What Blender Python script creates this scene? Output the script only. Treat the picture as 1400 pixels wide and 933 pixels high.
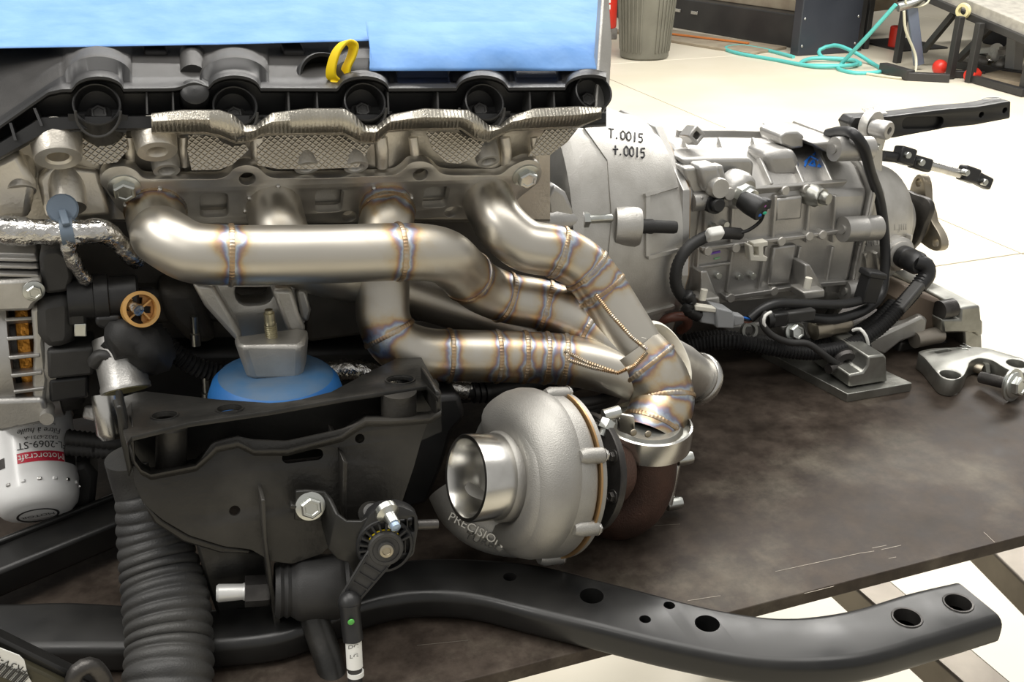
import bpy, bmesh, math, random
import numpy as np
from mathutils import Vector, Matrix, Quaternion
from mathutils.bvhtree import BVHTree
random.seed(7)
for o in list(bpy.data.objects): bpy.data.objects.remove(o)
SC = bpy.context.scene; COL = SC.collection
# ------------------------------------------------------------------ camera
FPX = 1400.0; YAW = math.radians(20); PITCH = math.radians(25); CAM = Vector((0, 0, .61))
c_right = Vector((math.cos(YAW), -math.sin(YAW), 0)); c_head = Vector((math.sin(YAW), math.cos(YAW), 0))
c_fwd = c_head*math.cos(PITCH) - Vector((0, 0, 1))*math.sin(PITCH)
c_up = c_head*math.sin(PITCH) + Vector((0, 0, 1))*math.cos(PITCH)
cd = bpy.data.cameras.new('camera'); co = bpy.data.objects.new('camera', cd); COL.objects.link(co)
m = Matrix((c_right, c_up, -c_fwd)).transposed().to_4x4(); m.translation = CAM; co.matrix_world = m
cd.sensor_width = 36; cd.lens = 36*FPX/1400; cd.clip_start = .02; cd.clip_end = 100
SC.camera = co
# ------------------------------------------------------------------ light
w = bpy.data.worlds.new('shop_ambient'); SC.world = w; w.use_nodes = True
bg = w.node_tree.nodes['Background']; bg.inputs[0].default_value = (1, .98, .94, 1); bg.inputs[1].default_value = .45
def area(name, loc, target, sx, sy, power, col=(1, .97, .92)):
    l = bpy.data.lights.new(name, 'AREA'); l.shape = 'RECTANGLE'; l.size = sx; l.size_y = sy; l.energy = power; l.color = col
    o = bpy.data.objects.new(name, l); COL.objects.link(o); o.location = loc
    o.rotation_euler = (Vector(target)-Vector(loc)).to_track_quat('-Z', 'Y').to_euler(); return o
# ceiling lights of the workshop, all level under the roof and outside the frame
area('ceiling_bench_offscreen', (.6, 1.0, 3.4), (.6, 1.0, 0), 3.2, 2.4, 100)
area('ceiling_rear_offscreen', (2.0, 4.6, 3.4), (2.0, 4.6, 0), 5.0, .6, 200)
area('ceiling_left_offscreen', (-2.6, .4, 3.4), (-2.6, .4, 0), .6, 3.0, 90)
area('ceiling_right_offscreen', (5.5, 4.6, 3.4), (5.5, 4.6, 0), 5.0, 1.0, 330)
SC.view_settings.view_transform = 'Standard'; SC.view_settings.look = 'None'; SC.view_settings.exposure = .2; SC.view_settings.gamma = 1
SC.view_settings.use_curve_mapping = False
# ------------------------------------------------------------------ pixels to places
def ray(px, py): return c_fwd + c_right*((px-700)/FPX) + c_up*((466.5-py)/FPX)
def at(px, py, Y=None, Z=None, X=None):
    d = ray(px, py)
    t = d.y and ((Y-CAM.y)/d.y if Y is not None else (Z-CAM.z)/d.z if Z is not None else (X-CAM.x)/d.x)
    return CAM + d*t
def onpl(px, py, p0, n):
    d = ray(px, py); return CAM + d*((Vector(p0)-CAM).dot(n)/d.dot(n))
def proj(p):
    v = Vector(p)-CAM; z = v.dot(c_fwd); return 700+FPX*v.dot(c_right)/z, 466.5-FPX*v.dot(c_up)/z
TILT = math.radians(4)
EX = Vector((math.cos(TILT), 0, -math.sin(TILT))); EY = Vector((0, 1, 0)); EZ = Vector((math.sin(TILT), 0, math.cos(TILT)))
AX0 = Vector((1.082, 1.17, .126))                                   # drivetrain axis at the output flange
def ax(x, dy=0, dz=0):                                              # point by X along the drivetrain axis
    s = (x-AX0.x)/EX.x; return AX0 + EX*s + EY*dy + EZ*dz
# ------------------------------------------------------------------ materials
def mat(name, col, rough=.5, metal=0., col2=None, nscale=60, nlo=.35, nhi=.65, bump=0., bscale=300, rvar=0., coat=0., det=4):
    m = bpy.data.materials.new(name); m.use_nodes = True; nt = m.node_tree; N = nt.nodes; L = nt.links
    b = N['Principled BSDF']; b.inputs['Roughness'].default_value = rough; b.inputs['Metallic'].default_value = metal
    b.inputs['Base Color'].default_value = (*col, 1)
    if coat: b.inputs['Coat Weight'].default_value = coat; b.inputs['Coat Roughness'].default_value = .15
    tc = N.new('ShaderNodeTexCoord')
    if col2 or rvar:
        nz = N.new('ShaderNodeTexNoise'); nz.inputs['Scale'].default_value = nscale; nz.inputs['Detail'].default_value = det
        L.new(tc.outputs['Object'], nz.inputs['Vector'])
        mr = N.new('ShaderNodeMapRange'); mr.inputs[1].default_value = nlo; mr.inputs[2].default_value = nhi
        L.new(nz.outputs['Fac'], mr.inputs[0])
        if col2:
            mx = N.new('ShaderNodeMix'); mx.data_type = 'RGBA'; mx.inputs[6].default_value = (*col, 1); mx.inputs[7].default_value = (*col2, 1)
            L.new(mr.outputs[0], mx.inputs[0]); L.new(mx.outputs[2], b.inputs['Base Color'])
        if rvar:
            m2 = N.new('ShaderNodeMapRange'); m2.inputs[3].default_value = max(.03, rough-rvar); m2.inputs[4].default_value = min(1, rough+rvar)
            L.new(mr.outputs[0], m2.inputs[0]); L.new(m2.outputs[0], b.inputs['Roughness'])
    if bump:
        n2 = N.new('ShaderNodeTexNoise'); n2.inputs['Scale'].default_value = bscale; n2.inputs['Detail'].default_value = 3
        L.new(tc.outputs['Object'], n2.inputs['Vector'])
        bp = N.new('ShaderNodeBump'); bp.inputs['Strength'].default_value = bump; bp.inputs['Distance'].default_value = .002
        L.new(n2.outputs['Fac'], bp.inputs['Height']); L.new(bp.outputs[0], b.inputs['Normal'])
    return m
M = {}
M['alu'] = mat('cast_aluminium', (.52, .51, .49), .42, .85, (.42, .41, .39), 25, bump=.12, bscale=500, rvar=.06)
M['alu_light'] = mat('cast_aluminium_pale', (.60, .585, .55), .45, .8, (.49, .475, .44), 30, bump=.15, bscale=600)
M['alu_head'] = mat('cylinder_head_casting', (.80, .76, .68), .40, .85, (.64, .60, .53), 22, bump=.15, bscale=350)
M['alu_mach'] = mat('machined_aluminium', (.66, .65, .62), .24, 1., (.56, .55, .52), 40)
M['alu_comp'] = mat('compressor_casting', (.40, .39, .365), .5, .75, (.32, .31, .29), 18, bump=.22, bscale=900)
M['steel'] = mat('bright_steel', (.66, .65, .62), .28, 1., (.52, .51, .49), 60, rvar=.08)
M['zinc'] = mat('zinc_plated_steel', (.66, .68, .66), .3, 1., (.55, .56, .52), 80)
M['flange'] = mat('laser_cut_steel', (.66, .64, .60), .40, .9, (.56, .54, .50), 45, bump=.06, bscale=900)
M['greysteel'] = mat('bare_grey_steel', (.40, .40, .37), .4, .9, (.27, .27, .245), 30, bump=.1, bscale=300)
M['plastic'] = mat('black_plastic', (.013, .013, .014), .40, 0, (.019, .019, .019), 40, bump=.1, bscale=1500)
M['plastic2'] = mat('charcoal_plastic', (.032, .031, .030), .48, 0, (.045, .044, .042), 40, bump=.15, bscale=1500)
M['deck'] = mat('textured_cover_plastic', (.028, .0265, .025), .46, 0, (.038, .036, .034), 60, bump=.2, bscale=1800)
M['rubber'] = mat('black_rubber', (.017, .017, .017), .55, 0, (.026, .025, .024), 30, bump=.15, bscale=900)
M['boot'] = mat('dusty_rubber', (.022, .022, .022), .5, 0, (.045, .044, .041), 18, bump=.2, bscale=700)
M['paint'] = mat('black_chassis_paint', (.009, .009, .009), .36, 0, (.014, .0135, .0125), 25, rvar=.07)
M['dirty'] = mat('dusty_chassis_steel', (.025, .0235, .021), .45, .2, (.075, .070, .061), 14, .46, .82, bump=.2, bscale=250, rvar=.08)
M['dirtyplate'] = mat('dusty_black_plate', (.018, .0175, .016), .36, .2, (.05, .047, .042), 30, .5, .85, bump=.1, bscale=300)
M['tape'] = mat('blue_masking_tape', (.12, .28, .60), .75, 0, (.17, .34, .66), 25, bump=.9, bscale=38)
M['tape2'] = mat('white_masking_tape', (.8, .77, .66), .7, 0, (.7, .68, .6), 60)
M['blue'] = mat('blue_polyurethane', (.012, .115, .36), .5, 0, (.022, .15, .42), 30, bump=.05)
M['bluedust'] = mat('blue_polyurethane_dusty', (.035, .115, .24), .6, 0, (.085, .135, .20), 25)
M['yellow'] = mat('yellow_plastic', (.85, .60, .0), .4, 0, (.9, .66, .01), 40)
M['orange'] = mat('amber_plastic', (.72, .40, .12), .45, 0, (.78, .47, .17), 60)
M['copper'] = mat('enamelled_copper', (.75, .36, .08), .3, .8, (.5, .22, .05), 90)
M['foil'] = mat('aluminised_foil', (.72, .71, .69), .24, 1., (.5, .49, .47), 90, bump=1.0, bscale=170, rvar=.1)
M['white'] = mat('white_enamel', (.80, .80, .79), .3, 0, (.76, .76, .75), 30, coat=.3)
M['whitep'] = mat('white_paper', (.82, .82, .78), .7)
M['red'] = mat('red_print', (.55, .02, .05), .4)
M['ink'] = mat('black_ink', (.02, .02, .02), .5)
M['inkblue'] = mat('blue_marker_ink', (.02, .16, .62), .5)
M['rust'] = mat('rusted_cast_iron', (.062, .036, .027), .55, .35, (.105, .055, .04), 30, bump=.35, bscale=600)
M['darkiron'] = mat('dark_iron', (.05, .047, .045), .4, .7, (.09, .085, .08), 40, bump=.15, bscale=500)
M['block'] = mat('engine_block_casting', (.075, .07, .062), .55, .4, (.12, .11, .095), 18, bump=.2, bscale=400)
M['brownhose'] = mat('brown_heater_hose', (.13, .05, .035), .35, 0, (.17, .07, .05), 30)
M['bronze'] = mat('bronze_gasket', (.45, .28, .13), .4, .8)
M['outflange'] = mat('bronzed_steel_flange', (.30, .26, .20), .4, .85, (.38, .34, .27), 30)
M['hosegreen'] = mat('teal_air_hose', (.10, .48, .45), .4)
M['hosepale'] = mat('pale_hose', (.55, .53, .40), .5)
M['bin'] = mat('grey_bin_plastic', (.13, .125, .10), .45, 0, (.16, .155, .125), 6)
M['redcan'] = mat('red_enamel', (.62, .035, .02), .35)
M['blacksteel'] = mat('black_painted_steel', (.028, .027, .027), .4, .2, (.045, .044, .042), 3)
M['bluesteel'] = mat('blue_black_panel', (.03, .034, .045), .35, .3, (.05, .055, .068), 2)
M['greytop'] = mat('grey_bench_top', (.30, .285, .25), .7, 0, (.40, .38, .33), 20)
M['darkbox'] = mat('dark_machine', (.016, .014, .012), .5, 0, (.035, .028, .022), 3)
M['brownmat'] = mat('worn_brown_boards', (.26, .21, .15), .7, 0, (.34, .29, .21), 8)
M['tube_steel'] = mat('mill_scale_tube', (.17, .15, .125), .42, .7, (.24, .215, .18), 12)
M['tube_side'] = M['tube_steel']
M['junk'] = mat('scrap_metal', (.3, .29, .27), .5, .5, (.15, .14, .13), 15)
def mat_table():
    m = mat('scaled_steel_plate', (.060, .047, .038), .36, .1); nt = m.node_tree; N = nt.nodes; L = nt.links; b = N['Principled BSDF']
    tc = [n for n in N if n.type == 'TEX_COORD'][0]
    n1 = N.new('ShaderNodeTexNoise'); n1.inputs['Scale'].default_value = 7; n1.inputs['Detail'].default_value = 9; n1.inputs['Roughness'].default_value = .62
    n2 = N.new('ShaderNodeTexNoise'); n2.inputs['Scale'].default_value = 34; n2.inputs['Detail'].default_value = 8; n2.inputs['Roughness'].default_value = .7
    for n in (n1, n2): L.new(tc.outputs['Object'], n.inputs['Vector'])
    r1 = N.new('ShaderNodeValToRGB'); e = r1.color_ramp.elements
    e[0].position = .32; e[0].color = (.030, .023, .018, 1); e[1].position = .78; e[1].color = (.14, .125, .10, 1)
    q = e.new(.52); q.color = (.055, .043, .035, 1)
    L.new(n1.outputs['Fac'], r1.inputs[0])
    r2 = N.new('ShaderNodeValToRGB'); e = r2.color_ramp.elements; e[0].position = .38; e[0].color = (.62, .6, .58, 1); e[1].position = .62; e[1].color = (1.25, 1.25, 1.22, 1)
    L.new(n2.outputs['Fac'], r2.inputs[0])
    mx = N.new('ShaderNodeMix'); mx.data_type = 'RGBA'; mx.blend_type = 'MULTIPLY'; mx.inputs[0].default_value = 1
    L.new(r1.outputs[0], mx.inputs[6]); L.new(r2.outputs[0], mx.inputs[7]); L.new(mx.outputs[2], b.inputs['Base Color'])
    mr = N.new('ShaderNodeMapRange'); mr.inputs[1].default_value = .3; mr.inputs[2].default_value = .7; mr.inputs[3].default_value = .42; mr.inputs[4].default_value = .6
    L.new(n2.outputs['Fac'], mr.inputs[0]); L.new(mr.outputs[0], b.inputs['Roughness'])
    b.inputs['Specular IOR Level'].default_value = .15
    return m
M['table'] = mat_table()
def mat_floor():
    m = mat('polished_concrete', (.60, .55, .43), .42, 0, (.66, .61, .50), 1.6, det=8); return m
M['floor'] = mat_floor()
def mat_heat(name, bead=False):
    m = bpy.data.materials.new(name); m.use_nodes = True; nt = m.node_tree; N = nt.nodes; L = nt.links; b = N['Principled BSDF']
    b.inputs['Metallic'].default_value = 1; b.inputs['Roughness'].default_value = .38
    tc = N.new('ShaderNodeTexCoord'); at_ = N.new('ShaderNodeAttribute'); at_.attribute_name = 'heat_tint'
    nz = N.new('ShaderNodeTexNoise'); nz.inputs['Scale'].default_value = 55; nz.inputs['Detail'].default_value = 4; L.new(tc.outputs['Object'], nz.inputs['Vector'])
    mr = N.new('ShaderNodeMapRange'); mr.inputs[1].default_value = .3; mr.inputs[2].default_value = .7; mr.inputs[3].default_value = -.2; mr.inputs[4].default_value = .2
    L.new(nz.outputs['Fac'], mr.inputs[0])
    ad = N.new('ShaderNodeMath'); ad.operation = 'MULTIPLY_ADD'; L.new(mr.outputs[0], ad.inputs[0])
    sq = N.new('ShaderNodeMath'); sq.operation = 'MINIMUM'; L.new(at_.outputs['Fac'], sq.inputs[0]); sq.inputs[1].default_value = 1
    cl = N.new('ShaderNodeMath'); cl.operation = 'GREATER_THAN'; L.new(at_.outputs['Fac'], cl.inputs[0]); cl.inputs[1].default_value = .02
    L.new(cl.outputs[0], ad.inputs[1]); L.new(sq.outputs[0], ad.inputs[2])
    rp = N.new('ShaderNodeValToRGB'); e = rp.color_ramp.elements
    st = [(0, (.58, .55, .49)), (.25, (.56, .51, .42)), (.42, (.55, .43, .27)), (.54, (.44, .29, .19)), (.62, (.33, .25, .27)), (.71, (.30, .32, .42)), (.80, (.47, .52, .57)), (.88, (.50, .42, .30)), (1, (.56, .40, .25))]
    if bead: st = [(0, (.34, .24, .17)), (.4, (.50, .36, .22)), (.7, (.52, .47, .39)), (1, (.32, .30, .36))]
    e[0].position = st[0][0]; e[0].color = (*st[0][1], 1); e[1].position = 1; e[1].color = (*st[-1][1], 1)
    for p, c in st[1:-1]: q = e.new(p); q.color = (*c, 1)
    if bead:
        mr.inputs[3].default_value = 0; mr.inputs[4].default_value = 1; L.new(mr.outputs[0], rp.inputs[0])
    else: L.new(ad.outputs[0], rp.inputs[0])
    L.new(rp.outputs[0], b.inputs['Base Color'])
    n3 = N.new('ShaderNodeTexNoise'); n3.inputs['Scale'].default_value = 9; n3.inputs['Detail'].default_value = 6; L.new(tc.outputs['Object'], n3.inputs['Vector'])
    m3 = N.new('ShaderNodeMapRange'); m3.inputs[1].default_value = .35; m3.inputs[2].default_value = .65; m3.inputs[3].default_value = .34; m3.inputs[4].default_value = .46
    L.new(n3.outputs['Fac'], m3.inputs[0]); L.new(m3.outputs[0], b.inputs['Roughness'])
    return m
M['heat'] = mat_heat('heat_tinted_stainless'); M['bead'] = mat_heat('tig_weld_bead', True)
def mat_emboss():
    m = mat('embossed_heat_shield', (.56, .52, .45), .34, .95, (.48, .44, .37), 30); nt = m.node_tree; N = nt.nodes; L = nt.links; b = N['Principled BSDF']
    tc = [n for n in N if n.type == 'TEX_COORD'][0]; hs = []
    for sg in (1, -1):
        mp = N.new('ShaderNodeMapping'); mp.inputs['Rotation'].default_value = (0, math.radians(38*sg), 0); L.new(tc.outputs['Object'], mp.inputs[0])
        wv = N.new('ShaderNodeTexWave'); wv.wave_type = 'BANDS'; wv.bands_direction = 'Z'; wv.inputs['Scale'].default_value = 85; L.new(mp.outputs[0], wv.inputs['Vector'])
        pw = N.new('ShaderNodeMath'); pw.operation = 'POWER'; pw.inputs[1].default_value = 6; L.new(wv.outputs['Fac'], pw.inputs[0]); hs.append(pw)
    mx = N.new('ShaderNodeMath'); mx.operation = 'MAXIMUM'; L.new(hs[0].outputs[0], mx.inputs[0]); L.new(hs[1].outputs[0], mx.inputs[1])
    bp = N.new('ShaderNodeBump'); bp.inputs['Strength'].default_value = .5; bp.inputs['Distance'].default_value = .001
    L.new(mx.outputs[0], bp.inputs['Height']); L.new(bp.outputs[0], b.inputs['Normal']); return m
M['emboss'] = mat_emboss()
def mat_ribbed(name, col, rough, metal, scale, direction, dist):
    m = mat(name, col, rough, metal, tuple(c*.8 for c in col), 40); nt = m.node_tree; N = nt.nodes; L = nt.links; b = N['Principled BSDF']
    tc = [n for n in N if n.type == 'TEX_COORD'][0]; wv = N.new('ShaderNodeTexWave'); wv.bands_direction = direction; wv.inputs['Scale'].default_value = scale
    wv.inputs['Distortion'].default_value = 2.5; wv.inputs['Detail Scale'].default_value = 6
    L.new(tc.outputs['Object'], wv.inputs['Vector']); bp = N.new('ShaderNodeBump'); bp.inputs['Strength'].default_value = .4; bp.inputs['Distance'].default_value = dist
    L.new(wv.outputs['Fac'], bp.inputs['Height']); L.new(bp.outputs[0], b.inputs['Normal']); return m
M['crinkle'] = mat_ribbed('crinkled_shield_lip', (.56, .53, .46), .32, .95, 95, 'X', .0009)
# ------------------------------------------------------------------ mesh helpers
def frame(axis, up=None):
    a = Vector(axis).normalized(); u = Vector(up) if up else (Vector((0, 0, 1)) if abs(a.z) < .9 else Vector((1, 0, 0)))
    x = u.cross(a)
    if x.length < 1e-6: x = Vector((1, 0, 0)).cross(a)
    x.normalize(); y = a.cross(x); return x, y, a
def smooth_path(pts, step=.003, rad=None):
    P = [Vector(p) for p in pts]; n = len(P); out = []; ro = []
    for i in range(n-1):
        p0 = P[i-1] if i else P[0]*2-P[1]; p1 = P[i]; p2 = P[i+1]; p3 = P[i+2] if i+2 < n else P[-1]*2-P[-2]
        k = max(2, int((p2-p1).length/step))
        a1 = max((p1-p0).length, 1e-6)**.5; a2 = max((p2-p1).length, 1e-6)**.5; a3 = max((p3-p2).length, 1e-6)**.5
        m1 = ((p1-p0)/a1 - (p2-p0)/(a1+a2) + (p2-p1)/a2)*a2; m2 = ((p2-p1)/a2 - (p3-p1)/(a2+a3) + (p3-p2)/a3)*a2
        for j in range(k):
            t = j/k; h1 = 2*t**3-3*t*t+1; h2 = t**3-2*t*t+t; h3 = -2*t**3+3*t*t; h4 = t**3-t*t
            out.append(p1*h1+m1*h2+p2*h3+m2*h4)
            if rad: ro.append(rad[i]*(1-t)+rad[i+1]*t)
    out.append(P[-1])
    if rad: ro.append(rad[-1]); return out, ro
    return out
class MB:
    def __init__(s): s.v = []; s.f = []; s.heat = None
    def add(s, v, f):
        b = len(s.v); s.v += [tuple(p) for p in v]; s.f += [tuple(i+b for i in q) for q in f]; return s
    def box(s, c, size, axes=None):
        c = Vector(c); A = axes or (Vector((1, 0, 0)), Vector((0, 1, 0)), Vector((0, 0, 1))); h = [k/2 for k in size]
        v = [c+A[0]*(h[0]*i)+A[1]*(h[1]*j)+A[2]*(h[2]*k) for k in (-1, 1) for j in (-1, 1) for i in (-1, 1)]
        return s.add(v, [(0, 2, 3, 1), (4, 5, 7, 6), (0, 1, 5, 4), (2, 6, 7, 3), (0, 4, 6, 2), (1, 3, 7, 5)])
    def bar(s, p, q, wx, wy, up=None):
        p, q = Vector(p), Vector(q); x, y, a = frame(q-p, up); return s.box((p+q)/2, (wx, wy, (q-p).length), (x, y, a))
    def prism(s, poly, vec):
        vec = Vector(vec); n = len(poly); v = [Vector(p) for p in poly]; v += [p+vec for p in v]
        f = [tuple(range(n)), tuple(range(2*n-1, n-1, -1))] + [(i, i+n, (i+1) % n+n, (i+1) % n) for i in range(n)]; return s.add(v, f)
    def tube(s, path, r, seg=16, caps=True, squash=None):
        P = [Vector(p) for p in path]; n = len(P); R = r if isinstance(r, (list, tuple)) else [r]*n
        T = [(P[min(i+1, n-1)]-P[max(i-1, 0)]).normalized() for i in range(n)]
        x, y, _ = frame(T[0]); v = []; f = []
        for i in range(n):
            if i:
                q = T[i-1].rotation_difference(T[i]); x = q @ x; x = (x-T[i]*x.dot(T[i])).normalized(); y = T[i].cross(x)
            for k in range(seg):
                a = 2*math.pi*k/seg; v.append(P[i]+(x*math.cos(a)+y*math.sin(a))*R[i])
        for i in range(n-1):
            for k in range(seg):
                k2 = (k+1) % seg; f.append((i*seg+k, i*seg+k2, (i+1)*seg+k2, (i+1)*seg+k))
        if caps: f.append(tuple(range(seg-1, -1, -1))); f.append(tuple((n-1)*seg+k for k in range(seg)))
        return s.add(v, f)
    def lathe(s, o, axis, prof, seg=40, a0=0, a1=360, up=None, cap=True):
        o = Vector(o); x, y, a = frame(axis, up); n = len(prof); full = abs(a1-a0) >= 359.9; K = seg if full else seg+1; v = []; f = []
        for k in range(K):
            t = math.radians(a0+(a1-a0)*k/seg); d = x*math.cos(t)+y*math.sin(t)
            for r, h in prof: v.append(o+a*h+d*max(r, 1e-5))
        for k in range(seg):
            k2 = (k+1) % K
            for i in range(n-1): f.append((k*n+i, k2*n+i, k2*n+i+1, k*n+i+1))
        if full and cap:
            if prof[0][0] > 1e-4 and prof[0] != prof[-1]: f.append(tuple(k*n for k in range(K-1, -1, -1)))
            if prof[-1][0] > 1e-4 and prof[0] != prof[-1]: f.append(tuple(k*n+n-1 for k in range(K)))
        return s.add(v, f)
    def sphere(s, c, r, seg=16, axes=None):
        c = Vector(c); A = axes or (Vector((1, 0, 0)), Vector((0, 1, 0)), Vector((0, 0, 1))); rr = r if isinstance(r, (list, tuple)) else (r, r, r)
        pr = [(math.sin(math.pi*i/10), -math.cos(math.pi*i/10)) for i in range(11)]; b = len(s.v); s.lathe((0, 0, 0), (0, 0, 1), pr, seg)
        for i in range(b, len(s.v)):
            p = s.v[i]; s.v[i] = tuple(c+A[0]*(p[0]*rr[0])+A[1]*(p[1]*rr[1])+A[2]*(p[2]*rr[2]))
        return s
    def loft(s, rows, closed=False, capends=False):
        n = len(rows[0]); v = [p for r in rows for p in r]; f = []
        for i in range(len(rows)-1):
            for k in range(n if closed else n-1):
                k2 = (k+1) % n; f.append((i*n+k, i*n+k2, (i+1)*n+k2, (i+1)*n+k))
        if capends: f.append(tuple(range(n-1, -1, -1))); f.append(tuple((len(rows)-1)*n+k for k in range(n)))
        return s.add(v, f)
    def build(s, name, material, parent=None, bevel=0., ang=38, solid=0., seg=2, fix=True, flat=False):
        me = bpy.data.meshes.new(name); me.from_pydata(s.v, [], s.f); me.update()
        o = link(name, me, material, parent, bevel, ang, solid, seg, fix, flat)
        if s.heat is not None:
            a = me.color_attributes.new('heat_tint', 'FLOAT_COLOR', 'POINT'); a.data.foreach_set('color', [c for h in s.heat for c in (h, h, h, 1.)])
        return o
def link(name, me, material, parent=None, bevel=0., ang=38, solid=0., seg=2, fix=True, flat=False):
    if fix:
        bm = bmesh.new(); bm.from_mesh(me); bmesh.ops.recalc_face_normals(bm, faces=bm.faces); bm.to_mesh(me); bm.free()
    if not flat: me.shade_smooth(); me.set_sharp_from_angle(angle=math.radians(ang))
    me.materials.append(M[material] if isinstance(material, str) else material)
    o = bpy.data.objects.new(name, me); COL.objects.link(o)
    if parent is not None:
        o.parent = parent; o.matrix_parent_inverse = WM(parent).inverted()
    if solid: md = o.modifiers.new('solid', 'SOLIDIFY'); md.thickness = solid; md.offset = 0
    if bevel: md = o.modifiers.new('bevel', 'BEVEL'); md.width = bevel; md.segments = seg; md.limit_method = 'ANGLE'; md.angle_limit = math.radians(40); md.harden_normals = False
    return o
def WM(o):
    mb = o.matrix_basis
    return WM(o.parent) @ o.matrix_parent_inverse @ mb if o.parent else mb.copy()
def thing(name, label, cat, loc=(0, 0, 0), group=None, kind=None):
    o = bpy.data.objects.new(name, None); COL.objects.link(o); o.location = loc; o.empty_display_size = .02
    return tag(o, label, cat, group, kind)
def tag(o, label=None, cat=None, group=None, kind=None):
    if label: o['label'] = label
    if cat: o['category'] = cat
    if group: o['group'] = group
    if kind: o['kind'] = kind
    return o
def struct(o, label=None, cat=None):
    o['kind'] = 'structure'
    return tag(o, label, cat)
def plate(name, outline, holes, t, mtx, material, parent=None, bevel=0., ang=30):
    """outline and holes are 2-D; the sheet runs from local z=-t to 0"""
    cu = bpy.data.curves.new('c', 'CURVE'); cu.dimensions = '2D'; cu.fill_mode = 'BOTH'; cu.extrude = t/2-bevel; cu.bevel_depth = bevel; cu.bevel_resolution = 1; cu.offset = -bevel
    for pl in [outline]+list(holes):
        sp = cu.splines.new('POLY'); sp.points.add(len(pl)-1); sp.use_cyclic_u = True
        for i, p in enumerate(pl): sp.points[i].co = (p[0], p[1], 0, 1)
    ob = bpy.data.objects.new('c', cu); me = bpy.data.meshes.new_from_object(ob); bpy.data.objects.remove(ob); bpy.data.curves.remove(cu)
    me.transform(mtx @ Matrix.Translation((0, 0, -t/2))); me.name = name; me.materials.clear()
    bm = bmesh.new(); bm.from_mesh(me); bmesh.ops.remove_doubles(bm, verts=bm.verts, dist=1e-6); bm.to_mesh(me); bm.free()
    return link(name, me, material, parent, 0, ang)
def mtx(o, x, y, z=None):
    x = Vector(x).normalized(); y = Vector(y); y = (y-x*y.dot(x)).normalized(); z = x.cross(y)
    m = Matrix((x, y, z)).transposed().to_4x4(); m.translation = Vector(o); return m
def plate_px(name, outline, holes, t, p0, n, material, parent=None, bevel=0., xdir=None, rnd=0):
    n = Vector(n).normalized(); x = Vector(xdir or EX); x = (x-n*x.dot(n)).normalized(); y = n.cross(x); m = mtx(p0, x, y)
    def uv(p): q = onpl(p[0], p[1], p0, n)-Vector(p0); return (q.dot(x), q.dot(y))
    ol = [uv(p) for p in outline]
    if rnd: ol = round2(ol, rnd)
    hs = []
    for h in holes:
        if len(h) == 3: c = uv(h[:2]); hs.append([(c[0]+h[2]*math.cos(k*math.pi/10), c[1]+h[2]*math.sin(k*math.pi/10)) for k in range(20)])
        else:
            c = uv(h[:2]); hs.append(rrect(c[0], c[1], h[2], h[3], h[4]))
    return plate(name, ol, hs, t, m, material, parent, bevel)
def rrect(cx, cy, w, h, r, k=5):
    out = []
    for sx, sy, a in ((1, 1, 0), (-1, 1, 90), (-1, -1, 180), (1, -1, 270)):
        for i in range(k): t = math.radians(a+90*i/(k-1)); out.append((cx+sx*(w/2-r)+r*math.cos(t), cy+sy*(h/2-r)+r*math.sin(t)))
    return out
def round2(pts, r):
    out = []; n = len(pts)
    for i in range(n):
        p = Vector((*pts[i], 0)); a = Vector((*pts[i-1], 0))-p; b = Vector((*pts[(i+1) % n], 0))-p
        d = min(r, a.length*.45, b.length*.45); s = p+a.normalized()*d; e = p+b.normalized()*d
        for t in (0, .33, .67, 1): q = s*(1-t)**2+p*2*t*(1-t)+e*t*t; out.append((q.x, q.y))
    return out
def boolcut(o, cutters):
    """cut meshes out of o for good"""
    for mbx in cutters:
        me = bpy.data.meshes.new('cut'); me.from_pydata(mbx.v, [], mbx.f); bm = bmesh.new(); bm.from_mesh(me); bmesh.ops.recalc_face_normals(bm, faces=bm.faces); bm.to_mesh(me); bm.free()
        c = bpy.data.objects.new('cut', me); COL.objects.link(c)
        md = o.modifiers.new('b', 'BOOLEAN'); md.object = c; md.operation = 'DIFFERENCE'; md.solver = 'EXACT'
        bpy.context.view_layer.update()
        nm = bpy.data.meshes.new_from_object(o.evaluated_get(bpy.context.evaluated_depsgraph_get()))
        o.modifiers.clear(); old = o.data; o.data = nm; nm.name = old.name; bpy.data.objects.remove(c)
    nm.shade_smooth(); nm.set_sharp_from_angle(angle=math.radians(35)); return o
_cache = {}
def stamp(name, key, make, material, parent, m, label=None):
    """copy of a shared mesh placed by matrix"""
    if key not in _cache:
        b = make(); me = bpy.data.meshes.new(name); me.from_pydata(b.v, [], b.f); me.update()
        bm = bmesh.new(); bm.from_mesh(me); bmesh.ops.recalc_face_normals(bm, faces=bm.faces); bm.to_mesh(me); bm.free()
        me.shade_smooth(); me.set_sharp_from_angle(angle=math.radians(35)); me.materials.append(M[material]); _cache[key] = me
    o = bpy.data.objects.new(name, _cache[key]); COL.objects.link(o)
    if parent is not None: o.parent = parent; o.matrix_parent_inverse = WM(parent).inverted()
    o.matrix_basis = m
    if label: o['label'] = label
    return o
def place(p, axis, s=1., up=None):
    x, y, a = frame(axis, up); m = Matrix((x, y, a)).transposed().to_4x4() @ Matrix.Scale(s, 4); m.translation = Vector(p); return m
def hexbolt():
    b = MB(); b.lathe((0, 0, 0), (0, 0, 1), [(0, -.9), (.0, -.9)], 6) if 0 else None
    b.lathe((0, 0, 0), (0, 0, 1), [(1.45, -.05), (1.5, 0), (1.45, .16), (1.05, .28)], 28)
    b.lathe((0, 0, 0), (0, 0, 1), [(1.08, .2), (1.08, .85), (.93, 1.0), (.7, 1.0), (.62, .9), (0, .9)], 6); return b
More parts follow.
